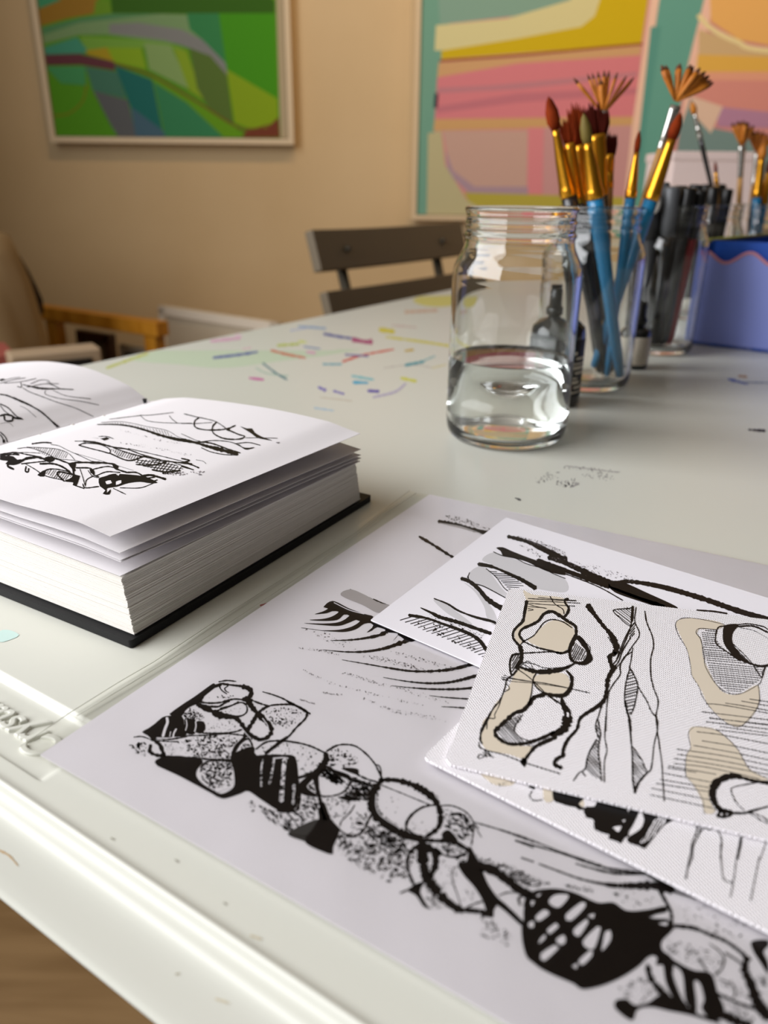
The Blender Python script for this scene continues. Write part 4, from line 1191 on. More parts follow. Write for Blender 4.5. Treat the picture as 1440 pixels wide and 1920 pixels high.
for (n0, n1) in ((0, GUT-.004), (GUT+.006, GUT*2+.002)):
    prism(cb, rounded([bp_(n0, 0, 0), bp_(n0, BL_, 0), bp_(n1, BL_, 0), bp_(n1, 0, 0)][::-1], .0015), .0032, m_cover)
prism(cb, [bp_(GUT-.006, .0005, 0), bp_(GUT+.008, .0005, 0), bp_(GUT+.008, BL_-.0005, 0), bp_(GUT-.006, BL_-.0005, 0)], .0016, m_cover)
cb.build('cover', book, bevel=.0006)
def leafstack(name, n0, n1, topf, zb, layers, seed, nseg=14, flip=1):
    """block of leaves between the cover and topf(n): separate thin slabs with uneven edges"""
    mb = MB(); rnd = random.Random(seed)
    for k in range(layers):
        f0, f1 = k/layers, (k+.80)/layers; j0 = rnd.uniform(-.00022, .00022); j1 = rnd.uniform(-.00022, .00022); lean = .0015+.0025*f0
        P = []
        for i in range(nseg+1):
            t = i/nseg; n = n0+(n1-n0)*t
            e = (j0+lean) if i == 0 and flip == 1 else ((-j0-lean) if i == nseg and flip == -1 else 0)
            for (f, z_) in ((f0, 0), (f1, 1)):
                for v in (PV0+j1, PV1+j1*.5):
                    z = zb(n)+(topf(n, v)-zb(n))*f
                    P.append(bp_(n+e, v, z))
        F = []
        for i in range(nseg):
            a = i*4; c = a+4
            F += [(a, c, c+2, a+2), (a+1, a+3, c+3, c+1), (a+2, c+2, c+3, a+3), (a, a+1, c+1, c)]
        F += [(0, 2, 3, 1), (nseg*4, nseg*4+1, nseg*4+3, nseg*4+2)]
        mb.add(P, F, m_edge)
    return mb.build(name, book)
pr_top = [(-.001, .0350), (.0015, .0355), (.02, .0385), (.053, .0396), (.085, .0388), (.11, .0372), (.125, .0345), (GUT, .0318)]
TOPR = lambda n, v: interp(pr_top, n)+(.0030*(1-(v-PV0)/(PV1-PV0))*max(0, 1-n/.05))
def blk(n, v):
    t = (v-PV0)/(PV1-PV0); z = interp([(0, .0240), (.04, .0248), (.08, .0260), (.11, .0275), (GUT, .0290)], n)
    return z - .0022*t*max(0, 1-n/.08)
leafstack('page_block', .0, GUT, blk, lambda n: .0033, 46, 2)
def page(name, topf, n0, n1, v0, v1, m, art=None, seed=4, thick=.00012, nn=60, nv=40, sk=0.0):
    mb = MB(); P = []
    for j in range(nv+1):
        for i in range(nn+1):
            v = v0+(v1-v0)*j/nv; n = n0+sk*(1-j/nv)*(1-i/nn)+(n1-n0)*i/nn; P.append(bp_(n, v, topf(n, v)))
    F = [(j*(nn+1)+i, (j+1)*(nn+1)+i, (j+1)*(nn+1)+i+1, j*(nn+1)+i+1) for j in range(nv) for i in range(nn)]
    mb.add(P, F, m, True); k = len(P)
    bv = mb.bvh()
    Q = [p-EZ*thick for p in P]; mb.add(Q, [f[::-1] for f in F], m, True)
    rimI = [i for i in range(nn+1)]+[j*(nn+1)+nn for j in range(1, nv+1)]+[nv*(nn+1)+i for i in range(nn-1, -1, -1)]+[j*(nn+1) for j in range(nv-1, 0, -1)]
    E = [P[i] for i in rimI]; L = len(E); mb.add(E+[p-EZ*thick for p in E], [(i, (i+1) % L, L+(i+1) % L, L+i) for i in range(L)], m)
    if art: draw(mb, art, dict(b=m_ink, w=m, f=m_fine, g=m_grey, wob=.35, curved=1), surf=bv, seed=seed, lift=.00004)
    return mb.build(name, book)
page('page', TOPR, .002, GUT, PV0-.001, PV1+.001, m_page, D_BOOKR, sk=.003)
def mixf(k0, k1, wave=0): return lambda n, v: blk(n, v)+(TOPR(n, v)-blk(n, v))*(k0+(k1-k0)*(v-PV0)/(PV1-PV0)) + wave*math.sin((v-PV0)*34+k0*9)*max(0, 1-n/.06)
for (k0, k1, w_, n_, s_) in ((.66, .50, .0003, .0012, .0010), (.50, .27, .0004, .0012, .0012), (.45, .15, .0004, .0010, .0014), (.06, .05, .0001, .0016, .002)):
    page('page', mixf(k0, k1, w_), n_, GUT-.002, PV0-.0006, PV1+.0004, m_page, nn=24, nv=16, sk=s_)
pl_top = [(GUT+.0005, .0318), (.140, .0342), (.150, .0385), (.163, .0414), (.178, .0438), (.192, .0448), (.216, .0440), (.24, .0410), (.257, .038), (.27, .0355)]
TOPL = lambda n, v: interp(pl_top, n)
page('page', TOPL, GUT+.0005, .270, PV0-.001, PV1, m_page, D_BOOKL, seed=8)
leafstack('page_block', GUT+.002, .269, lambda n, v: TOPL(n, v)-.0012, lambda n: .0033, 40, 9, flip=-1)
b = MB(); m_thread = mat('white_thread', 'efeae4', .7)
for (px, py) in ((75, 817), (137, 798), (195, 781)):
    q = gz(px, py, .0335); lathe(b, q-BV*.0012, [(0, 0), (.0006, .0004), (.0008, .0012), (.0006, .002), (0, .0024)], m_thread, 10, ax=BV)
b.build('binding_thread', book)
b = MB(); q = gz(270, 752, .0335)
P = [q+EZ*.0012-BN*.0008, q+EZ*.001+BN*.0012, q-EZ*.001+BN*.0006, q-EZ*.0022-BN*.0004, q-EZ*.0022-BN*.001, q-EZ*.001-BN*.0003]
prism(b, P, .0015, m_cover, up=BV); b.build('ribbon_marker', book)

# ------------------------------------------------------------ glass jars
m_glass = mat('clear_glass', 'fdfffe', 0.0, trans=1.0, ior=1.47, spec=.5)
m_water = mat('water', 'fdfffe', 0.0, trans=1.0, ior=1.33)
JP = [(0, .0012), (.020, .0010), (.0255, .0002), (.029, .0002), (.0322, .0018), (.0342, .0052), (.0349, .010), (.035, .018), (.035, .050), (.035, .082), (.0349, .089), (.0342, .0945), (.0330, .0992), (.0316, .1028), (.0307, .1055), (.0304, .1082), (.0306, .1092), (.0313, .1099), (.0314, .1108), (.0307, .1116), (.0302, .1124), (.0302, .1150), (.0306, .1158), (.0310, .1164), (.0309, .1172), (.0303, .1180), (.0302, .1195), (.0303, .1215), (.0308, .1224), (.0311, .1232), (.0310, .1240), (.0303, .1244),
      (.0292, .1243), (.0286, .1236), (.0283, .1222), (.0282, .1150), (.0283, .1080), (.0288, .1050), (.0300, .1010), (.0314, .0968), (.0324, .0925), (.0328, .0885), (.0329, .0800), (.0329, .0500), (.0329, .0180), (.0328, .0110), (.0318, .0075), (.0298, .0055), (.0260, .0045), (.015, .0052), (0, .0056)]
def jar_xy(px, y):
    p = ay(px, 600, y); lo, hi = 300.0, 1500.0
    for _ in range(40):
        md = (lo+hi)/2; q = gz(px, md)
        if q.y > y: lo = md
        else: hi = md
    return gz(px, lo)
JP = [(r*(1-.045*min(1, max(0, (z-.095)/.008))), z) for r, z in JP]
def smooth_prof(P, k=3):
    return [(max(0, q.x), q.y) for q in [Vector((a, b)) for a, b in [(p.x, p.y) for p in catmull([Vector(p) for p in P], .0012)]]]
JPS = smooth_prof(JP)
JPS[0] = (1e-7, JPS[0][1]); JPS[-1] = (1e-7, JPS[-1][1])
def jar(loc, label, scale=1.0, hs=1.0):
    j = thing('glass_jar', label, 'jar', loc, None)
    b = MB(); lathe(b, loc, [(r*scale, z*hs) for r, z in JPS], m_glass, 96); b.build('jar_glass', j); return j
J1 = jar_xy(947, .452); JS = 1.04; j1 = jar(J1, 'clear glass jar half full of water, nearest the camera', JS, 1.045)
wp = [(1e-7, .00565), (.015, .00525), (.0260, .00455), (.0298, .00555), (.0318, .00755), (.0328, .0111), (.03295, .018), (.03295, .0478), (.0324, .0470), (.0315, .0466), (.029, .0465), (1e-7, .0465)]
b = MB(); lathe(b, J1, [(r*JS, z*(1.05 if z < .01 else 1.02)) for r, z in wp], m_water, 96); wo = b.build('water', j1); wo['label'] = 'clear water filling the lower part of the jar'
# etched batch marks on the base ring
word('6  3612', .0052, J1+Vector((.003, -.0175, .0007)), EX, EY, .00012, m_glass, 'moulded_mark', j1, shear=0)
J2 = jar_xy(1091, .588); jar(J2, 'clear glass jar holding gold-ferruled brushes, right behind the water jar', 1.0, 1.03)
J3 = jar_xy(1229, .725); jar(J3, 'glass jar packed with dark marker pens, beside the lilac box', .92, 1.02)
J4 = jar_xy(1308, .93); jar(J4, 'glass jar of black pens behind the lilac box', 1.0)
J5 = jar_xy(1395, .96); jar(J5, 'glass jar of fan brushes at the right edge behind the lilac box', 1.0)

# ------------------------------------------------------------ brushes
m_gold = mat('gold_ferrule', 'd9982a', .28, metal=.95); m_silver = mat('silver_ferrule', 'c9c6c0', .25, metal=.95)
m_blk = mat('black_lacquer', '141214', .3, coat=.4); m_blue = mat('blue_lacquer', '0d6f9c', .3, coat=.4); m_wood = mat('bare_wood_handle', 'b98a4c', .5); m_greyh = mat('grey_handle', '3c3f44', .4)
m_synth = tint_noise(mat('amber_bristle', 'b9711c', .6), '9c5208', 'c0741c', 60); m_red = tint_noise(mat('chestnut_bristle', '6b2a16', .8, spec=.08), '561606', '80300f', 60)
m_dk = mat('dark_bristle', '42120a', .8, spec=.08); m_olv = mat('olive_bristle', '6a5a20', .7); m_tip = mat('dark_bristle_tip', '5a3014', .8)
PXM = lambda y: (y*math.cos(PIT)+.14*math.sin(PIT)*.3)/FPX      # metres per photo pixel at distance y
def brush(label, cat_group, tip, bot, yt, yb, ys, wid, kind, mh, mf, mb_, handle_r=None, tips=None, fan_c=None, ztrim=None):
    """tip,bot: photo points of the two ends; ys: photo rows of ferrule top and ferrule bottom; wid: px widths (bristle, ferrule top, ferrule bottom)"""
    T = ay(tip[0], tip[1], yt); Bt = ay(bot[0], bot[1], yb)
    D = (Bt-T); L = D.length; D.normalize(); k = PXM(yt)
    f1 = (ys[0]-tip[1])/(bot[1]-tip[1])*L; f2 = (ys[1]-tip[1])/(bot[1]-tip[1])*L
    if Bt.z < TZ+.0068: L *= (T.z-TZ-.0068)/(T.z-Bt.z)
    base = T+D*L
    t = thing('paintbrush', label, 'paintbrush', base, cat_group)
    r0, r1, r2 = [w_*k/2 for w_ in wid]
    view = Vector((1, 0, 0)); fl = {'flat': .4, 'round': 1, 'fan': .8}[kind]
    b = MB(); hr = handle_r or r2*.95
    prof = [(1e-6, -(L)), (r2*.5, -(L-.002)), (r2*.68, -(L-.02)), (r2*.74, -(f2+(L-f2)*.5)), (hr, -(f2+.022)), (hr*1.02, -(f2+.01)), (r2*.93, -(f2-.0005))]
    lathe(b, T, prof, mh, 20, ax=-D, side=view); b.build('handle', t)
    b = MB(); c = [(r2*.96, -f2), (r2*1.08, -(f2-.0012)), (r2*1.0, -(f2-.0026)), (r2*1.08, -(f2-.0042)), (r2*1.0, -(f2-.0056)), (r2*.90+r1*.06, -(f2+(f1-f2)*.2)), (r2*.55+r1*.42, -(f2+(f1-f2)*.55)), (r1*1.0, -(f1+.004)), (r1*1.0, -f1)]
    lathe(b, T, c, mf, 24, ax=-D, side=view, flat=1 if kind == 'round' else .7); b.build('ferrule', t)
    b = MB()
    if kind == 'round':
        lathe(b, T, [(r1*.9, -f1-.001), (r0*1.0, -f1*.75), (r0*.95, -f1*.45), (r0*.5, -f1*.15), (1e-6, 0)], mb_, 18, ax=-D, side=view)
    elif kind == 'flat':
        rnd = random.Random(int(tip[0])); n = 9
        for i in range(n):
            x = (i/(n-1)-.5)*2; e = T+D*rnd.uniform(0, .006)+EX*(x*r0*1.02); s = T+D*(f1+.001)+EX*(x*r1*.85)+EY*rnd.uniform(-.001, .001)
            m_ = s.lerp(e, .5)+EX*(x*r0*.12); w_ = r0/n*1.9
            tube(b, [s, s.lerp(m_, .5), m_, m_.lerp(e, .6), e], [w_*.9, w_*1.1, w_*1.05, w_*.7, w_*.12], mb_, 8)
    else:
        C = ay(fan_c[0], fan_c[1], yt); rnd = random.Random(5)
        for (tx, ty, tw) in tips:
            e = ay(tx, ty, yt+rnd.uniform(-.004, .004)); w_ = tw*k/2; s = C+(e-C)*.02
            d_ = (e-s); tube(b, [s, s+d_*.3, s+d_*.65, s+d_*.85], [w_*.38, w_*.55, w_*.75, w_*.68], mb_, 8)
            tube(b, [s+d_*.845, s+d_*.93, e], [w_*.67, w_*.45, w_*.12], m_tip, 8)
    b.build('bristles', t); return t
G2 = 'brushes in the near brush jar'; Y2 = .588
brush('round brush with chestnut bristles, leftmost in its jar', G2, (1028, 180), (1140, 716), Y2-.003, Y2, (236, 352), (24, 13, 32), 'round', m_blk, m_gold, m_red)
brush('flat brush with jagged dark red bristles, second from left in its jar', G2, (1062, 222), (1128, 712), Y2-.004, Y2+.008, (262, 368), (26, 19, 30), 'flat', m_blk, m_gold, m_red)
brush('tallest dark-red flat brush with jagged tip, left of the olive-tipped brush', G2, (1080, 190), (1138, 700), Y2+.012, Y2+.016, (262, 366), (34, 20, 28), 'flat', m_blk, m_gold, m_red)
brush('olive-tipped round brush with turquoise blue handle', G2, (1094, 212), (1163, 712), Y2-.02, Y2-.012, (262, 358), (20, 16, 32), 'round', m_blue, m_gold, m_olv)
brush('broad brush with dark maroon bristles in front of the rake brush', G2, (1116, 190), (1146, 706), Y2+.004, Y2+.01, (244, 352), (42, 30, 28), 'flat', m_blk, m_gold, m_dk)
brush('small filbert brush with dark bristles right of the maroon brush', G2, (1146, 244), (1132, 700), Y2+.018, Y2+.014, (284, 345), (20, 15, 14), 'flat', m_wood, m_gold, m_dk)
brush('rake brush with nine spread amber tufts', G2, (1132, 196), (1118, 704), Y2+.02, Y2+.016, (206, 330), (20, 17, 18), 'fan', m_wood, m_silver, m_synth,
      tips=[(1075, 146, 9), (1101, 138, 7), (1110, 136, 7), (1121, 134, 9), (1133, 132, 10), (1142, 132, 9), (1158, 135, 8), (1175, 142, 8), (1189, 145, 9), (1126, 150, 16), (1136, 150, 16)], fan_c=(1131, 214))
brush('slim pointed brush with blue handle leaning right', G2, (1199, 244), (1137, 712), Y2, Y2-.006, (282, 362), (11, 10, 20), 'round', m_blue, m_gold, m_red)
brush('blue-handled round brush with rust-brown tip leaning far right', G2, (1277, 210), (1112, 690), Y2-.004, Y2, (256, 362), (20, 17, 28), 'round', m_blue, m_gold, m_red)
brush('large fan brush with silver ferrule and stiff split tufts, leaning right', G2, (1274, 178), (1120, 640), Y2+.01, Y2+.012, (196, 272), (20, 19, 15), 'fan', m_wood, m_silver, m_synth,
      tips=[(1240, 122, 14), (1248, 122, 12), (1275, 119, 14), (1270, 122, 10), (1296, 121, 16), (1301, 124, 12), (1313, 127, 14), (1323, 134, 14), (1330, 142, 15), (1338, 155, 14), (1334, 150, 12)], fan_c=(1267, 190))
G3 = 'brushes in the far jars'
brush('thin liner brush with black handle standing among the pens', G3, (1297, 190), (1362, 470), .93, .935, (212, 256), (11, 6, 9), 'round', m_blk, m_silver, m_synth)
brush('tiny pointed brush just right of the thin liner brush', G3, (1341, 302), (1352, 470), .93, .935, (322, 345), (6, 6, 8), 'round', m_wood, m_gold, m_red)
brush('fan brush with amber bristles, left one at the right edge', G3, (1392, 262), (1378, 520), .955, .962, (272, 330), (16, 13, 10), 'fan', m_wood, m_silver, m_synth,
      tips=[(1372, 230, 10), (1382, 227, 12), (1393, 226, 12), (1403, 229, 12), (1413, 235, 12), (1388, 228, 12), (1398, 228, 12)], fan_c=(1391, 275))
brush('fan brush with amber bristles, right one at the right edge', G3, (1422, 280), (1395, 520), .965, .962, (286, 345), (16, 14, 12), 'fan', m_wood, m_silver, m_synth,
      tips=[(1404, 248, 10), (1412, 245, 12), (1421, 244, 12), (1431, 246, 12), (1440, 250, 12), (1450, 256, 12)], fan_c=(1421, 290))
brush('blue-handled brush with bright gold ferrule, left of a pair at the right edge', G3, (1432, 268), (1400, 520), .95, .955, (296, 366), (16, 12, 18), 'round', m_blue, m_gold, m_synth)
brush('blue-handled brush with bright gold ferrule, right of a pair at the right edge', G3, (1448, 292), (1406, 520), .96, .962, (322, 380), (14, 12, 16), 'round', m_blue, m_gold, m_red)
# loose thing inside jar two
def stick(name, label, cat, a, b_, ya, yb, r, m, grp=None, capm=None, capl=.3, endm=None):
    T, Bt = ay(a[0], a[1], ya), ay(b_[0], b_[1], yb)
    if Bt.z < TZ+.0068: Bt = T+(Bt-T)*((T.z-TZ-.0068)/(T.z-Bt.z))
    D = Bt-T; L = D.length; D.normalize(); t = thing(name, label, cat, Bt, grp)
    b = MB(); lathe(b, T, [(r*.55, -L), (r*.9, -L+.006), (r*.95, -L*capl)], m, 18, ax=-D); b.build('barrel', t)
    b = MB(); lathe(b, T, [(r, -L*capl), (r*1.02, -L*capl*.5), (r, -.0015), (r*.8, 0)], capm or m, 18, ax=-D); b.build('cap', t)
    if endm:
        b = MB(); c_ = T+D*.011-EY*(r*.72); lathe(b, c_, [(r*.82, 0), (r*.8, .0035), (r*.6, .0045), (1e-6, .0048)], endm, 24, ax=-EY, flat=1.0, side=EX)
        b.v = [c_+Vector(((p-c_).x, (p-c_).y, (p-c_).z*1.5)) for p in b.v]; o_ = b.build('cap_patch', t); o_['label'] = 'pale oval patch'
    return t
GP = 'marker pens in the pen jar'
m_pk = mat('black_plastic', '121212', .35); m_pg = mat('grey_plastic', '55575a', .4); m_py = mat('yellow_plastic', 'd8d820', .4); m_pr = mat('red_plastic', '9a3038', .4); m_pw = mat('white_plastic', 'e4dfd6', .4); m_pd = mat('charcoal_plastic', '2a2b2d', .4)
Y3 = .725
pens = [((1222, 356), (1232, 640), -.02, .0062, m_pd, m_pd, 'charcoal marker with a pale oval cap end, leftmost of the pens'),
        ((1243, 342), (1236, 640), -.006, .0055, m_pg, m_pg, 'grey pen standing tallest near the left of the pen jar'),
        ((1262, 350), (1246, 645), -.022, .0060, m_pk, m_pg, 'black pen with a grey cap near the middle of the pen jar'),
        ((1278, 348), (1262, 650), -.005, .0052, m_pk, m_pk, 'glossy black pen just right of the grey-capped pen'),
        ((1293, 352), (1272, 648), -.020, .0058, m_pd, m_pk, 'wide black-capped pen right of middle in the pen jar'),
        ((1306, 346), (1284, 650), .0, .0055, m_pg, m_pd, 'grey-barrelled pen with a charcoal cap on the right of the pen jar'),
        ((1316, 356), (1290, 640), -.012, .0050, m_pr, m_pk, 'red-barrelled pen with a black cap, rightmost in the pen jar'),
        ((1253, 362), (1225, 650), .012, .0055, m_py, m_pk, 'yellow-barrelled pen with a black cap at the back of the pen jar'),
        ((1284, 362), (1250, 650), .018, .0055, m_pk, m_pd, 'charcoal-capped black pen at the back of the pen jar'),
        ((1232, 366), (1262, 650), .014, .0055, m_pd, m_pk, 'charcoal pen slanting left to right at the back of the pen jar')]
for (a, b_, dy, r, m, cm, lab) in pens:
    stick('marker_pen', lab, 'pen', a, (1228+(a[0]-1266)*.45, 645), Y3+dy, Y3+dy*.6, r*1.1, m, GP, capm=cm, endm=m_pw if 'oval' in lab else None)
Y4 = .93
for i, (x, y, lab) in enumerate(((1322, 352, 'leftmost'), (1338, 346, 'second from the left'), (1352, 350, 'middle'), (1366, 346, 'second from the right'), (1379, 354, 'rightmost'))):
    stick('black_pen', 'black pen behind the lilac box, %s of the five in its jar' % lab, 'pen', (x-14, y), (1310+(x-1350)*.5, 560), Y4+(-.012, .01, -.018, .012, 0)[i], Y4, .0062, m_pk, 'black pens in the far jar')

# ------------------------------------------------------------ ink bottles
m_inkb = mat('dark_ink_glass', '17181a', .12, spec=.6, coat=.3); m_lab = mat('black_label', '1c1b1c', .5); m_labw = mat('pale_label', 'c9bfae', .6)
def bottle(loc, label, r, h, hn, rc, hc, lm):
    t = thing('ink_bottle', label, 'ink bottle', loc)
    b = MB(); lathe(b, loc, [(1e-6, .0002), (r*.9, .0002), (r, .002), (r, h*.82), (r*.95, h*.9), (r*.7, h*.97), (rc*1.1, h), (rc*.95, h+.001), (rc*.95, hn), (1e-6, hn)], m_inkb, 40); b.build('bottle_body', t)
    b = MB(); lathe(b, loc, [(rc*1.35, h+.002), (rc*1.4, h+.006), (rc*1.1, h+.008), (rc, hn), (rc*.98, hc-.002), (rc*.85, hc), (1e-6, hc)], m_pk, 28); b.build('bottle_cap', t)
    b = MB(); lathe(b, loc, [(r+.0001, h*.12), (r+.0003, h*.12+.0002), (r+.0003, h*.78), (r+.0001, h*.78+.0002)], lm, 40); b.build('label', t); return t
KB = jar_xy(1036, .532)
kb = bottle(KB, 'black ink bottle with a stubby cap, just behind the water jar', .0178, .059, .064, .0056, .079, m_lab)
# pale lettering bands on the label
b = MB(); r = .0182
for i in range(9):
    z0 = .010+i*.0033; a0 = -1.15+.18*math.sin(i*2.1); a1 = a0+.8+.5*math.sin(i*1.3+1)
    for s_ in (0, 1.35, 2.7, 4.0):
        P = []; n = 10
        for k in range(n+1):
            a = a0+s_+(a1-a0)*k/n; P += [KB+Vector((r*math.cos(a), r*math.sin(a), z0)), KB+Vector((r*math.cos(a), r*math.sin(a), z0+.0011+.0005*(i % 3)))]
        b.add(P, [(2*k, 2*k+2, 2*k+3, 2*k+1) for k in range(n)], m_labw)
b.build('label_print', kb)
bottle(jar_xy(1188, .648), 'small dark ink bottle with a pale label, between the brush jar and the pen jar', .0105, .034, .043, .0045, .054, m_labw)

# ------------------------------------------------------------ lilac box
Ab = gz(1297, 645); du = (gz(1440, 662)-Ab).normalized(); BH = .082
t1 = gz(1328, 447, .096); t2 = gz(1440, 437, .096); dv = (t2-t1).normalized()
m_lil = mat('lilac_card', '8f9ce6', .5); m_bl = mat('blue_lining', '1450b8', .5); m_trimp = mat('pink_edging', 'd892a0', .5); m_yg = mat('lime_edging', 'a8a850', .5)
bx = thing('desk_box', 'lilac open box with scalloped pink-trimmed front, blue lined', 'box', Ab)
b = MB(); n = 80; L = .24; tp_ = []
for i in range(n+1):
    x = L*i/n; tp_.append(BH-.0050*math.cos(2*math.pi*(x-.018)/.041))
o1 = Vector((du.y, -du.x, 0)); P = []
for i in range(n+1):
    x = L*i/n; q = Ab+du*x
    P += [q, q+EZ*tp_[i], q-o1*.002+EZ*tp_[i], q-o1*.002]
F = []
for i in range(n):
    a = i*4; c = a+4; F += [(a, c, c+1, a+1), (a+1, c+1, c+2, a+2), (a+2, c+2, c+3, a+3), (a+3, c+3, c, a)]
F += [(0, 1, 2, 3)]
b.add(P, F, m_lil); b.build('front_panel', bx)
b = MB(); tube(b, [Ab+du*(L*i/n)+EZ*tp_[i]+o1*.0004 for i in range(n+1)], .0014, m_trimp, 8); b.build('scalloped_trim', bx)
b = MB(); q = Ab-o1*.004
prism(b, [q, q+du*L, q+du*L-o1*.002, q-o1*.002], .096, m_bl); b.build('front_lining', bx)
b = MB(); W_ = .17
for (s_, m_) in ((0, m_bl), (.002, m_lil)):
    o_ = Vector((-dv.y, dv.x, 0))*s_
    prism(b, [Ab+o_, Ab+o_+dv*W_, Ab+o_+dv*W_+Vector((-dv.y, dv.x, 0))*.002, Ab+o_+Vector((-dv.y, dv.x, 0))*.002], .0955, m_)
b.build('side_panel', bx)
b = MB(); tube(b, [Ab+EZ*.096, Ab+dv*W_+EZ*.096], .0018, m_yg, 8); b.build('lime_rim', bx)
b = MB(); q = Ab+dv*W_; prism(b, [q, q+du*L, q+du*L+o1*.003, q+o1*.003], .0955, m_bl); b.build('back_panel', bx)
b = MB()
for (s_, m_) in ((0, m_lil), (-.002, m_bl)):
    q = Ab+du*(L+s_); prism(b, [q, q+dv*W_, q+dv*W_-du*.002, q-du*.002], .0955, m_)
b.build('side_panel', bx)
b = MB(); prism(b, [Ab, Ab+du*L, Ab+du*L+dv*W_, Ab+dv*W_], .003, m_bl); b.build('base', bx)
b = MB(); q = Ab+du*.1+dv*.085+EZ*.046  # plain black block added to fill the dark opening of the box
for (sx, sy, sz, off) in ((.16, .10, .084, 0),):
    box(b, q+Vector((0, 0, off)), du, dv, EZ, sx, sy, sz, mat('box_fill_black', '0c0b0d', .9, spec=.1))
pc = b.build('dark_contents', None, origin=q-EZ*.042, bevel=.008); tag(pc, 'black block standing for the dark contents of the lilac box', 'case')

# pale box behind the jars
m_pale = mat('pale_box', 'e6cfc8', .6); Yw = 1.2
p0, p1, p2 = ay(1264, 283, Yw), ay(1432, 287, Yw), ay(1262, 345, Yw)
bw = thing('storage_box', 'pale pinkish storage box standing behind the jars', 'box', (p0.x+.09, Yw+.06, TZ))
b = MB(); box(b, ((p0.x+p1.x)/2, Yw+.06, (TZ+p0.z)/2), EX, EY, EZ, p1.x-p0.x, .12, p0.z-TZ-.002, m_pale); b.build('box_body', bw, bevel=.003)
b = MB(); box(b, ((p0.x+p1.x)/2, Yw+.06, p0.z-.006), EX, EY, EZ, p1.x-p0.x+.004, .124, .012, m_pale); b.build('lid', bw, bevel=.002)

# ------------------------------------------------------------ framed paintings
def painting(label, px_out, frame_w, art, colors, y, canvas, seed, mf):
    """px_out: outer frame corners in the photo (x0,y0,x1,y1), on the wall"""
    x0, z1, x1, z0 = px_out; yf = y-.035
    t = thing('framed_painting', label, 'painting', ((x0+x1)/2, y, (z0+z1)/2))
    b = MB()
    for (cx, cz, sx, sz) in (((x0+x1)/2, z0+frame_w/2, x1-x0, frame_w), ((x0+x1)/2, z1-frame_w/2, x1-x0, frame_w), (x0+frame_w/2, (z0+z1)/2, frame_w, z1-z0-2*frame_w), (x1-frame_w/2, (z0+z1)/2, frame_w, z1-z0-2*frame_w)):
        box(b, (cx, (y+yf)/2, cz), EX, EY, EZ, sx, y-yf, sz, mf)
    b.build('frame', t)
    b = MB(); yc = y-.028; i_ = frame_w+.002; Q = [Vector((x0+i_, yc, z0+i_)), Vector((x1-i_, yc, z0+i_)), Vector((x1-i_, yc, z1-i_)), Vector((x0+i_, yc, z1-i_))]
    b.add(Q, [(0, 1, 2, 3)], mat('canvas_ground', 'b0a080', .7)); bv = b.bvh()
    b2 = MB(); box(b2, ((x0+x1)/2, yc+.01, (z0+z1)/2), EX, EY, EZ, x1-x0-2*i_, .0198, z1-z0-2*i_, mat('canvas_ground')); 
    b.v += []; k = len(b.v)
    colors['clip'] = [px_of(q) for q in Q]; w_ = MB(); cq = sum(Q, Vector())/4; w_.add([cq+(q-cq)*1.2 for q in Q], [(0, 1, 2, 3)], m_fr); draw(b, art, colors, surf=w_.bvh(), lift=.00007)
    for f, mi_ in zip(b2.f, b2.m): pass
    b.add(b2.v, b2.f, mat('canvas_ground')); b.build('canvas', t); return t
m_fr = mat('pale_wood_frame', 'dcc7a4', .5); m_gap = mat('dark_gap', '3a2c1c', .8)
def wx(px, py): return ay(px, py, WALLY-.035)
l0, l1 = wx(95, 268), wx(551, 270)
# outer left edge drawn where the wall carries it, upright in the room
P1o = (l0.x, l0.z+.62, l1.x, (l0.z+l1.z)/2)
painting('framed green and blue abstract painting on the wall at left', P1o, .013, D_ART1, dict(id='a', tone=(1.2, 1.15, .85), rough=.6), WALLY, None, 1, m_fr)
r0_, r1_ = wx(772, 412), wx(1440, 412)
P2o = (r0_.x, r0_.z+.75, r1_.x+.35, r0_.z)
painting('large framed pink, teal and yellow abstract painting on the wall at right', P2o, .011, D_ART2, dict(id='b', tone=(1.2, 1.18, 1.15), rough=.6), WALLY, None, 2, m_fr)

# ------------------------------------------------------------ folding chair
m_slat = mat('olive_grey_slat', '6f6350', .55); m_slend = mat('chair_metal', '4a4438', .45, metal=.3)
TLs = ay(583, 430, 1.20); TLs.z = TZ+.0824
d = ray(868, 412); TRs = EYE+d*((TZ+.0824-CAMH)/d.z)
cd = (TRs-TLs); cd.z = 0; CW = .40; cd.normalize(); cn = Vector((cd.y, -cd.x, 0))   # cn toward the table seat
if cn.dot(U) < 0: cn = -cn
d = ray(585, 430); TLs = EYE+d*((TZ+.0824-CAMH)/d.z)
tilt = (cn*.30-EZ).normalized(); face = cd.cross(tilt).normalized()
if face.dot(cn) < 0: face = -face
ch = thing('folding_chair', 'grey-brown slatted folding chair behind the table corner', 'chair', (TLs+cd*CW/2).xy.to_3d()+cn*.15)
def slat(s0, hgt, name='back_slat'):
    b = MB(); n = 12; P = []
    for i in range(n+1):
        t = i/n; bow = .010*(1-(2*t-1)**2); q = TLs+cd*(CW*t)+tilt*s0-face*bow
        for (a, e) in ((0, 0), (hgt, 0), (hgt, -.016), (0, -.016)): P.append(q+tilt*a+face*e)
    F = [(i*4+k, i*4+(k+1) % 4, i*4+4+(k+1) % 4, i*4+4+k) for i in range(n) for k in range(4)]+[(3, 2, 1, 0), (n*4, n*4+1, n*4+2, n*4+3)]
    b.add(P, F, m_slat); b.build(name, ch, bevel=.002)
slat(0, .057); slat(.086, .056)
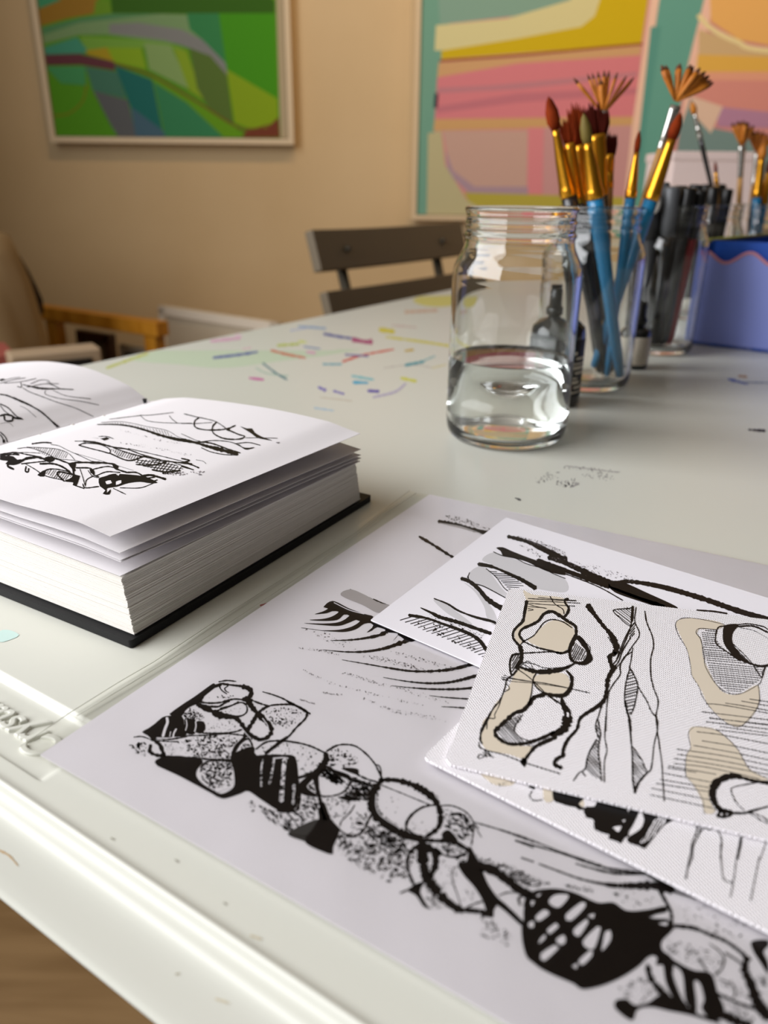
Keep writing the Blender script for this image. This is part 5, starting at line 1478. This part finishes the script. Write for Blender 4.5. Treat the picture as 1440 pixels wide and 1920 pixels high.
for s_ in (.07, CW-.07):
    b = MB(); q = TLs+cd*s_-face*.022; a = q+tilt*.01; e = q+tilt*.42; g = Vector((e.x, e.y, 0))+cn*.28+EZ*.005
    tube(b, [a, e, e.lerp(g, .5), g], .008, m_slend, 8); b.build('back_post', ch)
sz = .45
sc = (TLs+cd*CW/2); sc = Vector((sc.x, sc.y, sz))+cn*.30
for i in range(7):
    b = MB(); box(b, sc+cn*(-.17+.055*i), cd, cn, EZ, CW-.02, .045, .014, m_slat); b.build('seat_slat', ch, bevel=.003)
for s_ in (-.17, .17):
    b = MB(); a = sc+cd*s_+cn*.17-EZ*.012; g = sc+cd*s_-cn*.24; g.z = .005; tube(b, [a, g], .008, m_slend, 8); b.build('front_leg', ch)
for p_, s_ in ((TLs+cd*.07, 0), (TLs+cd*(CW-.07), 0), (TLs+cd*.05, .13), (TLs+cd*(CW-.05), .13)):
    b = MB(); lathe(b, p_+tilt*(.03+s_)-face*-.001-face*.006, [(1e-6, 0), (.005, .0005), (.004, .008), (1e-6, .009)], m_slend, 12, ax=face); b.build('screw', ch)

# ------------------------------------------------------------ things by the left wall
m_pine = tint_noise(mat('honey_pine', 'c8872a', .5), 'b87818', 'd0902c', 8, stretch=(1, 8, 1)); m_drk = mat('dark_void', '1a130c', .9)
hz = 0.0
def hz_pt(px, py, z):
    d = ray(px, py); return EYE+d*((z-CAMH)/d.z)
RH = .62
e0, e1 = hz_pt(52, 572, RH), hz_pt(292, 606, RH)
rd = (e1-e0).normalized(); rn = Vector((-rd.y, rd.x, 0))
rack = thing('wooden_bench', 'low honey-coloured wooden bench by the wall, left of the leaning frame', 'bench', ((e0+e1)/2).xy.to_3d())
RL = (e1-e0).length
b = MB(); prism(b, [e0-EZ*.03, e1-EZ*.03, e1+rn*.035-EZ*.03, e0+rn*.035-EZ*.03], .03, m_pine); b.build('bench_top', rack, bevel=.003)
for s_ in (.07, RL-.03):
    for k in (.0175,):
        b = MB(); q = e0+rd*s_+rn*k; box(b, Vector((q.x, q.y, (RH-.03)/2)), rd, rn, EZ, .035, .025, RH-.03, m_pine); b.build('bench_leg', rack)
b = MB(); box(b, Vector(((e0.x+e1.x)/2, (e0.y+e1.y)/2, .3))+rn*.08, rd, rn, EZ, RL-.1, .10, .02, m_pine); b.build('shelf', rack)
def frame_pic(name, label, P0, P1, h, lean, mf, mi_, fw, thick=.02, parent=None, inner=None):
    """upright framed picture from P0 to P1 along its base"""
    dd = (P1-P0); w_ = dd.length; dd.normalize(); nn = Vector((-dd.y, dd.x, 0)); up = (EZ+nn*lean).normalized()
    t = thing(name, label, 'picture frame', (P0+P1)/2)
    b = MB(); fn = up.cross(dd).normalized()
    for (c, sx, sz_) in ((P0+dd*w_/2+up*fw/2, w_, fw), (P0+dd*w_/2+up*(h-fw/2), w_, fw), (P0+dd*fw/2+up*h/2, fw, h), (P0+dd*(w_-fw/2)+up*h/2, fw, h)): box(b, c, dd, fn, up, sx, thick, sz_, mf)
    b.build('frame', t)
    b = MB(); box(b, P0+dd*w_/2+up*h/2, dd, fn, up, w_-2*fw, thick*.4, h-2*fw, mi_)
    if inner:
        box(b, P0+dd*w_/2+up*h*.5-nn*thick*.25, dd, fn, up, (w_-2*fw)*.7, thick*.1, (h-2*fw)*.6, inner)
    b.build('picture', t); return t
SZ_ = .311
q = Vector(((e0.x+e1.x)/2, (e0.y+e1.y)/2, SZ_))
frame_pic('picture_frame', 'small silver-framed dark picture standing on the bench shelf', q+rd*.02+rn*.045, q+rd*.13+rn*.045, .235, .1, mat('pale_silver', '9a9384', .4), mat('dark_green_print', '39402c', .6), .014, inner=mat('grey_print', '6e6a66', .6))
frame_pic('picture_frame', 'dark brown frame behind the silver-framed picture on the bench shelf', q-rd*.12+rn*.045, q+rd*.0+rn*.045, .255, .05, mat('umber_frame', '4a3220', .5), mat('olive_print', '55503a', .6), .02)
# pale frame leaning right of the bench
g0, g1 = hz_pt(303, 574, .60), hz_pt(505, 604, .60); gd = (g1-g0).normalized(); gn = Vector((-gd.y, gd.x, 0))
G0 = Vector((g0.x, g0.y, 0.002))-gn*.05; G1 = G0+gd*.42
frame_pic('leaning_frame', 'pale framed drawing leaning by the wall, right of the bench', G0, G1, .602, .083, mat('whitewashed_frame', 'f2e6d2', .55), mat('cream_paper', 'd8c8ac', .7), .022, inner=mat('brown_sketch', '8a7355', .7))
# pale carton below the table's left edge
cz = .66
c0, c1 = hz_pt(18, 668, cz), hz_pt(190, 652, cz); cdn = (c1-c0).normalized(); cnn = Vector((-cdn.y, cdn.x, 0))
m_cart = mat('pale_carton', 'b39a7c', .7)
ct = thing('carton', 'pale carton with a dark hand slot beyond the table edge', 'box', ((c0+c1)/2).xy.to_3d())
b = MB(); q = (c0+c1)/2+cnn*.1; q = (c0+c1)/2+cnn*.025; box(b, Vector((q.x, q.y, cz/2)), cdn, cnn, EZ, (c1-c0).length, .05, cz, m_cart); b.build('carton_body', ct, bevel=.004)
b = MB(); q = (c0+c1)/2+cdn*.01-cnn*.0005-EZ*.022; box(b, q, cdn, cnn, EZ, .075, .004, .018, m_drk); b.build('hand_slot', ct)
b = MB(); q = hz_pt(12, 672, .645); box(b, Vector((q.x-.055, q.y+.06, .3225)), cdn, cnn, EZ, .06, .12, .645, mat('faded_red_carton', 'a8564a', .7)); tag(b.build('carton', None, origin=(q.x-.05, q.y+.06, 0)), 'faded red carton at the left edge beside the pale carton', 'box')
# slumped canvas bag
def blob(c, sx, sy, sz_, m, seed, n=48, amp=.06):
    b = MB(); P = []; F = []
    for j in range(n//2+1):
        th_ = math.pi*j/(n//2)
        for i in range(n):
            ph = 2*math.pi*i/n; d_ = Vector((math.sin(th_)*math.cos(ph), math.sin(th_)*math.sin(ph), math.cos(th_)))
            k = 1+amp*noise.noise(d_*2.2+Vector((seed, 0, 0)))+amp*.4*noise.noise(d_*6+Vector((seed, 3, 0)))
            sq = 1/max(abs(d_.x)**3+abs(d_.y)**3+abs(d_.z)**3, .2)**(1/3); k *= .75+.25*sq
            P.append(Vector(c)+Vector((d_.x*sx, d_.y*sy, d_.z*sz_))*k)
    for j in range(n//2):
        for i in range(n): F.append((j*n+i, (j+1)*n+i, (j+1)*n+(i+1) % n, j*n+(i+1) % n))
    b.add(P, F, m, True); return b
m_bag = mat('beige_canvas', 'a98f68', .9, bump=(500, .5, .0008)); m_bag2 = mat('dark_brown_band', '2a1d10', .9)
bp0 = ay(70, 650, 1.45)
yb_ = 1.45; BS = [(-30, 430), (0, 441), (18, 480), (38, 530), (52, 575), (66, 618), (80, 665), (100, 740)]
bag = thing('cloth_bag', 'slumped beige cloth bag at the left edge in front of the bench', 'bag', (ay(0, 600, yb_).x-.12, yb_, 0))
b = MB(); P = []; F = []; n = 40
rows = []
for (px, py) in BS:
    q = ay(px, py, yb_); rows.append((q.x, q.z))
rows = [(rows[0][0]-.02, rows[0][1]+.01)]+rows+[(rows[-1][0]+.03, .35), (rows[-1][0]+.03, .02), (rows[-1][0]-.03, 0.0)]
cx = ay(0, 600, yb_).x-.14
k0 = 0
for (x, z) in rows:
    for i in range(n):
        a = 2*math.pi*i/n; rx = x-cx; fold = 1+.06*math.sin(a*5+z*9)+.05*noise.noise(Vector((math.cos(a)*2, math.sin(a)*2, z*5)))
        fold = fold if abs(math.sin(a)) > .15 else 1
        P.append(Vector((cx+rx*math.cos(a)*fold, yb_+rx*.55*math.sin(a)*fold, z)))
for j in range(len(rows)-1):
    for i in range(n): F.append((j*n+i, (j+1)*n+i, (j+1)*n+(i+1) % n, j*n+(i+1) % n))
F += [tuple(range(n)), tuple((len(rows)-1)*n+i for i in range(n))[::-1]]
b.add(P, F, m_bag, True); b.build('bag_body', bag)
b = MB(); st = [ay(px, py, yb_+.06) for px, py in ((12, 462), (24, 485), (36, 512), (46, 540), (56, 566), (62, 590))]
tube(b, st, [.008, .014, .018, .022, .024, .02], m_bag2, 12); b.build('dark_band', bag)  # dark tapered tube running down the bag's right edge
